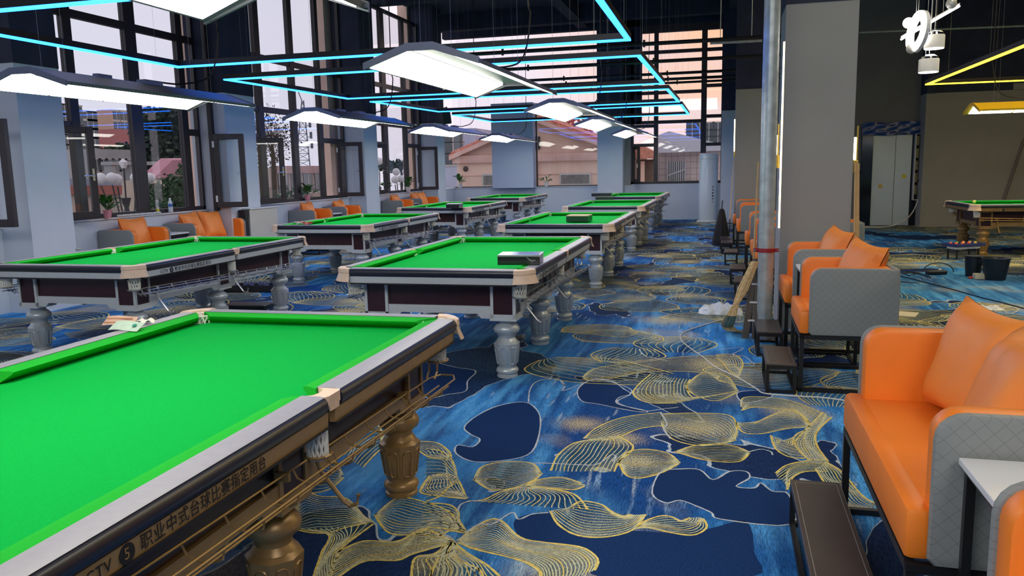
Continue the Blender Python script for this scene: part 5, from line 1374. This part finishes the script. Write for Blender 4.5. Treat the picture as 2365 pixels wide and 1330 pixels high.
# bluish building to the left of it
def block(name, x0, x1, y0, y1, z1, m, lab, win=None, face='y', cat='building', z0=-3.5):
    T = thing(name, lab, cat); b = MB(); b.b2((x0, y0, z0), (x1, y1, z1)); b.build('wall', m, T)
    if win:
        cols_, rows_, w_, h_, zlo, zhi = win
        q = MB()
        if face == 'y': q.b2((-w_ / 2, -.05, -h_ / 2), (w_ / 2, .04, h_ / 2))
        else: q.b2((-.04, -w_ / 2, -h_ / 2), (.05, w_ / 2, h_ / 2))
        me = q.mesh('window', darkg)
        q = MB(); e = .08 * w_ + .02
        if face == 'y':
            q.b2((-w_ / 2 - e, -.03, -h_ / 2 - e), (w_ / 2 + e, .02, -h_ / 2)); q.b2((-w_ / 2 - e, -.03, h_ / 2), (w_ / 2 + e, .02, h_ / 2 + e)); q.b2((-e / 3, -.07, -h_ / 2), (e / 3, .0, h_ / 2))
        else:
            q.b2((-.02, -w_ / 2 - e, -h_ / 2 - e), (.03, w_ / 2 + e, -h_ / 2)); q.b2((-.02, -w_ / 2 - e, h_ / 2), (.03, w_ / 2 + e, h_ / 2 + e)); q.b2((0, -e / 3, -h_ / 2), (.07, e / 3, h_ / 2))
        ms = q.mesh('window_surround', wframe)
        for i in range(cols_):
            for j in range(rows_):
                f_ = (i + .5) / cols_; z_ = zlo + (zhi - zlo) * (j + .5) / rows_
                l_ = (x0 + (x1 - x0) * f_, y0, z_) if face == 'y' else (x1, y0 + (y1 - y0) * f_, z_)
                o = inst('window', me, T, l_); inst('window_surround', ms, o)
    return T
bl = mat('blue_grey_render', (.52, .56, .72), .9, noise=.12, nscale=.7)
T = block('annex_building', F(1000, 400, 37).x, F(1100, 400, 37).x, 37, 44, F(1060, 297, 37).z, bl, 'blue-grey building left of the gabled house', (1, 3, .9, .5, 1.8, 3.4))
# window 6 view
T = thing('canopy_building', 'grey canopied building with a tiled wall outside the far right window', 'building'); yb = 36
x0, x1 = F(1508, 400, yb).x, F(1668, 400, yb).x
b = MB(); b.b2((x0, yb, -3.5), (x1 + 2, yb + 5, F(1560, 352, yb).z)); wl_ = b.build('tiled_wall', mat('pinkish_tile', (.66, .50, .45), .6, noise=.08, nscale=2), T)
b = MB()
for k in range(12):
    xx = x0 + (x1 - x0) * k / 11; b.b2((xx - .008, yb - .01, -1), (xx + .008, yb, F(1560, 352, yb).z))
for k in range(10):
    zz_ = -.2 + k * .27; b.b2((x0, yb - .01, zz_ - .008), (x1, yb, zz_ + .008))
b.build('tile_joints', mat('tile_joint', (.32, .24, .22), .8), wl_)
b = MB(); b.prism([tuple(F(px, py, yb - .5)) for px, py in ((1520, 353), (1670, 348), (1670, 334), (1545, 303), (1520, 312))], (0, 6, 0)); b.build('canopy', mat('canopy_grey', (.62, .60, .64), .8), T)
b = MB(); p0 = F(1542, 422, yb - .3); p1 = F(1582, 372, yb - .3)
for k in range(9): xx = p0.x + (p1.x - p0.x) * k / 8; b.tube([(xx, yb - .3, p0.z), (xx, yb - .3, p1.z)], .025, 4)
b.tube([(p0.x, yb - .32, p0.z + .3), (p1.x, yb - .32, p0.z + .55)], .03, 4); b.build('window_grille', mat('pale_bars', (.55, .5, .5), .5), T)
b = MB(); b.b2((p0.x, yb - .06, p0.z), (p1.x, yb - .02, p1.z)); b.build('window', darkg, T)
T = block('tiled_shed', F(1470, 400, 34).x, F(1509, 400, 34).x, 34, 35.2, F(1490, 368, 34).z, mat('dark_brown_wall', (.16, .10, .07), .8, noise=.4, nscale=2), 'small shed with a reddish tiled roof outside the far right window', None)
b = MB(); b.prism([tuple(F(px, py, 33.6)) for px, py in ((1468, 366), (1513, 366), (1513, 352), (1480, 334), (1468, 334))], (0, 1.5, 0)); b.build('roof', mat('orange_tile', (.62, .25, .16), .8, noise=.3, nscale=6), T)
b = MB(); b.b2((F(1480, 400, 34).x, 33.9, -1), (F(1489, 400, 34).x, 34, F(1490, 372, 34).z)); b.build('door_frame', peach, T)
block('brick_apartment', F(1590, 300, 70).x, F(1625, 300, 70).x, 70, 76, F(1600, 279, 70).z, mat('buff_brick', (.46, .36, .32), .9), 'buff apartment block behind the grey canopy', (2, 3, 1.0, .9, F(1600, 345, 70).z, F(1600, 280, 70).z))
block('red_apartment', F(1627, 300, 63).x, F(1690, 300, 63).x, 63, 69, F(1650, 283, 63).z, mat('red_brick', (.50, .08, .09), .9, noise=.1, nscale=.5), 'red building in the top of the far right window view', (3, 3, .7, .6, F(1650, 330, 63).z, F(1650, 285, 63).z))
# left side view: faces look to +x
def G(px, py, x): return at(px, py, 'x', x)
def blockx(name, X_, pa, pb, ptop, m, lab, win=None, depth=2.5, zlo=None):
    a = G(*pa, X_); b_ = G(*pb, X_); return block(name, X_ - depth, X_, a.y, b_.y, G(*ptop, X_).z, m, lab, (win[0], win[1], win[2], win[3], win[4], G(*ptop, X_).z - .1) if win else None, 'x')
tw = mat('tower_beige', (.50, .42, .38), .9, noise=.05, nscale=.4)
blockx('apartment_tower', -90, (120, 330), (192, 330), (160, 240), tw, 'pale apartment tower at the left, seen above the nearest open casement', (5, 7, 1.9, 1.2, 2.0))
blockx('apartment_tower', -96, (200, 330), (238, 330), (215, 256), mat('tower_grey', (.42, .40, .43), .9), 'narrow grey apartment tower right beside the pale one', (3, 8, 2.0, 1.0, 1.0))
blockx('orange_tower', -80, (266, 330), (330, 330), (300, 256), mat('tower_orange', (.60, .38, .27), .9), 'orange tower block with a red lower half', (4, 4, 1.2, 1.1, 5.0))
blockx('red_tower_base', -76, (268, 340), (332, 340), (300, 300), mat('tower_red', (.48, .17, .15), .9), 'red lower storeys before the orange tower block')
blockx('apartment_tower', -100, (335, 330), (440, 330), (400, 254), mat('tower_pale', (.50, .45, .43), .9), 'pale tower blocks half hidden behind the dark tree', (7, 6, 1.8, 1.5, 4.0))
blockx('white_hall', -50, (215, 380), (320, 380), (260, 345), mat('dim_white_wall', (.46, .43, .42), .9, noise=.1, nscale=.6), 'low whitish hall below the towers', (7, 2, .9, .9, -1.0))
T = blockx('pink_roof_house', -24, (352, 440), (500, 440), (400, 415), mat('cream_wall', (.58, .46, .36), .9, noise=.15, nscale=.7), 'house with a faded pink roof outside the nearest bay', (3, 1, .8, .9, -1.2))
pts = [G(px, py, -24) for px, py in ((350, 416), (398, 370), (520, 368), (520, 416))]
b = MB(); b.prism([tuple(p) for p in pts], (-.6, 0, .1)); b.build('roof', mat('pink_roof', (.50, .22, .26), .8, noise=.12, nscale=1.5), T)
T = blockx('red_roof_house', -19, (130, 440), (280, 440), (200, 448), mat('cream_wall2', (.52, .42, .36), .9, noise=.15, nscale=.7), 'low house with a rusty red roof edge behind the street lamps', (4, 1, .6, .5, -.8))
b = MB(); b.prism([tuple(G(px, py, -18.9)) for px, py in ((130, 449), (282, 449), (282, 428), (130, 428))], (-.4, 0, 0)); b.build('roof_edge', mat('rust_red', (.42, .14, .11), .8, noise=.2, nscale=1), T)
b = MB(); b.prism([tuple(G(px, py, -19.4)) for px, py in ((130, 428), (282, 428), (270, 412), (130, 412))], (-.3, 0, 0)); b.build('roof', mat('slate_blue', (.30, .36, .46), .8), T)
T = thing('garden_gate', 'grey concrete gateway among the trees behind the street lamps', 'gateway')
b = MB(); 
for a, c_ in (((268, 376), (400, 381)),): b.prism([tuple(G(px, py, -27)) for px, py in ((258, 373), (402, 373), (402, 381), (258, 381))], (-.6, 0, 0))
b.build('lintel', mat('gate_grey', (.36, .36, .36), .9), T)
for px in (266, 310, 394): 
    b = MB(); p = G(px, 381, -27); b.b2((-27.5, p.y - .15, -3.5), (-27.1, p.y + .15, p.z)); b.build('pillar', MATS['gate_grey'], T)
blockx('beige_block', -30, (640, 440), (775, 440), (700, 386), mat('beige_wall', (.52, .38, .32), .9, noise=.12, nscale=.5), 'beige flat-roofed block below the tall mast', (5, 1, 1.4, 1.3, -.2))
b0 = G(640, 386, -29.9); T = thing('roof_parapet', 'pinkish parapet along the beige block', 'parapet'); b = MB(); b.prism([tuple(G(px, py, -29.8)) for px, py in ((640, 400), (780, 400), (780, 383), (640, 383))], (-.3, 0, 0)); b.build('parapet', mat('pink_parapet', (.50, .32, .30), .9, noise=.2, nscale=1), T)
# mast
T = thing('radio_mast', 'tall lattice mast standing behind the beige block', 'mast'); Xm = -55
bot = [G(683, 385, Xm), G(716, 385, Xm)]; top = [G(697, 232, Xm), G(701, 232, Xm)]
dm2 = mat('mast_steel', (.16, .17, .20), .6)
def lerp2(s_, f_): return bot[s_].lerp(top[s_], f_)
for s_ in (0, 1): 
    b = MB(); b.tube([lerp2(s_, 0) + Vector((0, (s_ - .5) * 1.2, -3.5 - lerp2(s_, 0).z)), lerp2(s_, 0), lerp2(s_, 1)], .09, 4); b.build('mast_leg', dm2, T)
b = MB()
for k in range(10):
    f0, f1 = k / 10, (k + 1) / 10
    b.tube([lerp2(0, f0), lerp2(1, f1)], .045, 3); b.tube([lerp2(1, f0), lerp2(0, f1)], .045, 3); b.tube([lerp2(0, f0), lerp2(1, f0)], .05, 3)
b.build('cross_bracing', dm2, T)
b = MB(); b.tube([lerp2(0, 1), G(686, 205, Xm)], .07, 4)
for f_ in (.30, .45, .62, .78): 
    p = lerp2(1, f_); b.tube([p, p + Vector((0, 1.1, .1))], .05, 3); b.box(tuple(p + Vector((0, 1.1, .3))), (.3, .2, .9)); b.box(tuple(lerp2(0, f_) + Vector((0, -.7, .3))), (.3, .2, .9)); b.tube([lerp2(0, f_), lerp2(0, f_) + Vector((0, -.7, .1))], .05, 3)
b.build('antenna', dm2, T)
# trees
def tree(px, py_c, X_, rx_, rz_, n, col, lab, seed, axis='x', sz=.35, bare=False):
    c = at(px, py_c, axis, X_); T = thing('tree', lab, 'tree', (c.x, c.y, 0)); rr = random.Random(seed)
    b = MB(); b.tube([(0, 0, -3.5), (.1, .05, c.z - rz_ * .5), (.05, .0, c.z + rz_ * .4)], [.22, .15, .05], 7)
    for k in range(9):
        a = rr.uniform(0, 2 * PI); b.tube([(.08, .02, c.z - rz_ * .5 + k * .1 * rz_), (math.cos(a) * rx_ * .7, math.sin(a) * rx_ * .7, c.z + rr.uniform(-.2, .7) * rz_)], [.07, .02], 4)
    if bare:
        for k in range(60):
            a = rr.uniform(0, 2 * PI); e_l = rr.uniform(.1, 1.4); r_ = rr.uniform(.3, 1); p0 = Vector((math.cos(a) * rx_ * .3 * r_, math.sin(a) * rx_ * .3 * r_, c.z + rr.uniform(-.3, .5) * rz_)); b.tube([p0, p0 + Vector((math.cos(a) * math.cos(e_l), math.sin(a) * math.cos(e_l), math.sin(e_l))) * rx_ * .6], [.03, .01], 3)
    b.build('trunk', mat('tree_bark', (.07, .05, .04), .9), T)
    b = MB()
    for k in range(n):
        a = rr.uniform(0, 2 * PI); e_l = math.asin(rr.uniform(-1, 1)); r_ = rr.uniform(.35, 1) ** .5 * (1 + .18 * math.sin(a * 3 + e_l * 5))
        p = Vector((rx_ * r_ * math.cos(e_l) * math.cos(a), rx_ * r_ * math.cos(e_l) * math.sin(a), c.z + rz_ * r_ * math.sin(e_l)))
        u1 = Vector((rr.uniform(-1, 1), rr.uniform(-1, 1), rr.uniform(-1, 1))).normalized() * sz * rr.uniform(.5, 1); u2 = u1.cross(Vector((rr.uniform(-1, 1), rr.uniform(-1, 1), rr.uniform(-1, 1)))).normalized() * sz * .5
        b.bm.faces.new([b.bm.verts.new(p + q) for q in (-u1, -u2, u1, u2)])
    o = b.build('foliage', mat('foliage_' + str(seed), col, .8, noise=.5, nscale=2), T); o['kind'] = 'stuff'
tree(392, 335, -40, 2.5, 3.0, 3400, (.018, .035, .022), 'big dark tree in the middle of the nearest bay view', 11)
tree(437, 335, -44, 2.6, 3.6, 1800, (.022, .04, .028), 'dark conifer at the right of the nearest bay view', 12, sz=.3)
tree(295, 362, -60, 2.6, 1.3, 1600, (.03, .055, .03), 'rounded dark tree beneath the orange tower', 13)
tree(412, 462, -16.0, 1.0, .75, 2200, (.035, .09, .03), 'green bush outside, behind the bottle on the sill', 14, sz=.10)
tree(463, 450, -12.4, .55, .9, 900, (.05, .09, .04), 'narrow green bush outside, right of the round one', 15, sz=.10)
tree(625, 330, -30, 1.8, 1.6, 260, (.05, .04, .03), 'bare branched tree outside the second bay', 16, sz=.14, bare=True)
tree(600, 320, -45, 3.0, 3.2, 900, (.05, .045, .035), 'thin twiggy tree farther off outside the second bay', 17, sz=.18, bare=True)
tree(925, 385, -40, 4.0, .8, 700, (.03, .06, .045), 'distant low tree line outside the third bay', 18)
tree(685, 470, -13, .6, .5, 500, (.03, .08, .03), 'low shrub outside the second bay', 19, sz=.09)
# street lamps with white globes
gw = mat('opal_globe', (.80, .76, .76), .35)
iron = mat('cast_iron', (.05, .045, .05), .5)
def slamp(X_, globes, post, lab, top=None, r=.13):
    T = thing('street_lamp', lab, 'street lamp'); pc = G(*post, X_)
    b = MB(); b.lathe([(.10, -3.5), (.06, -2.8), (.05, pc.z - .6), (.10, pc.z - .5), (.05, pc.z - .3), (.12, pc.z - .05)], 10, c=(pc.x, pc.y, 0)); b.build('post', iron, T)
    for g_ in globes:
        p = G(*g_, X_); b = MB(); b.tube(spline([(pc.x, pc.y, pc.z - .35), (pc.x, (pc.y + p.y) / 2, pc.z - .55), (p.x, p.y, p.z - r * 1.3)], 5), .018, 5); arm = b.build('arm', iron, T)
        b = MB(); b.sphere(tuple(p), r, u=16, v=10); b.build('globe', gw, arm, smooth=True)
    if top:
        p = G(*top, X_); b = MB(); b.tube([(pc.x, pc.y, pc.z - .2), (p.x, p.y, p.z - .1)], .02, 5); b.build('finial_stem', iron, T)
        b = MB(); b.lathe([(.05, -.11), (.09, -.02), (.10, .04), (.04, .09), (.01, .12)], 8, c=tuple(p)); b.build('top_globe', gw, T)
slamp(-14, [(232, 412), (258, 411), (270, 414), (313, 411), (346, 411)], (290, 452), 'street lamp with five white globes outside the nearest bay', (285, 378))
slamp(-11, [(915, 397), (937, 397), (925, 413), (912, 415)], (926, 440), 'street lamp with white globes outside the third bay', None, .13)
slamp(-11.5, [(868, 398), (876, 372)], (873, 430), 'street lamp seen through the open casement of the third bay', None, .13)
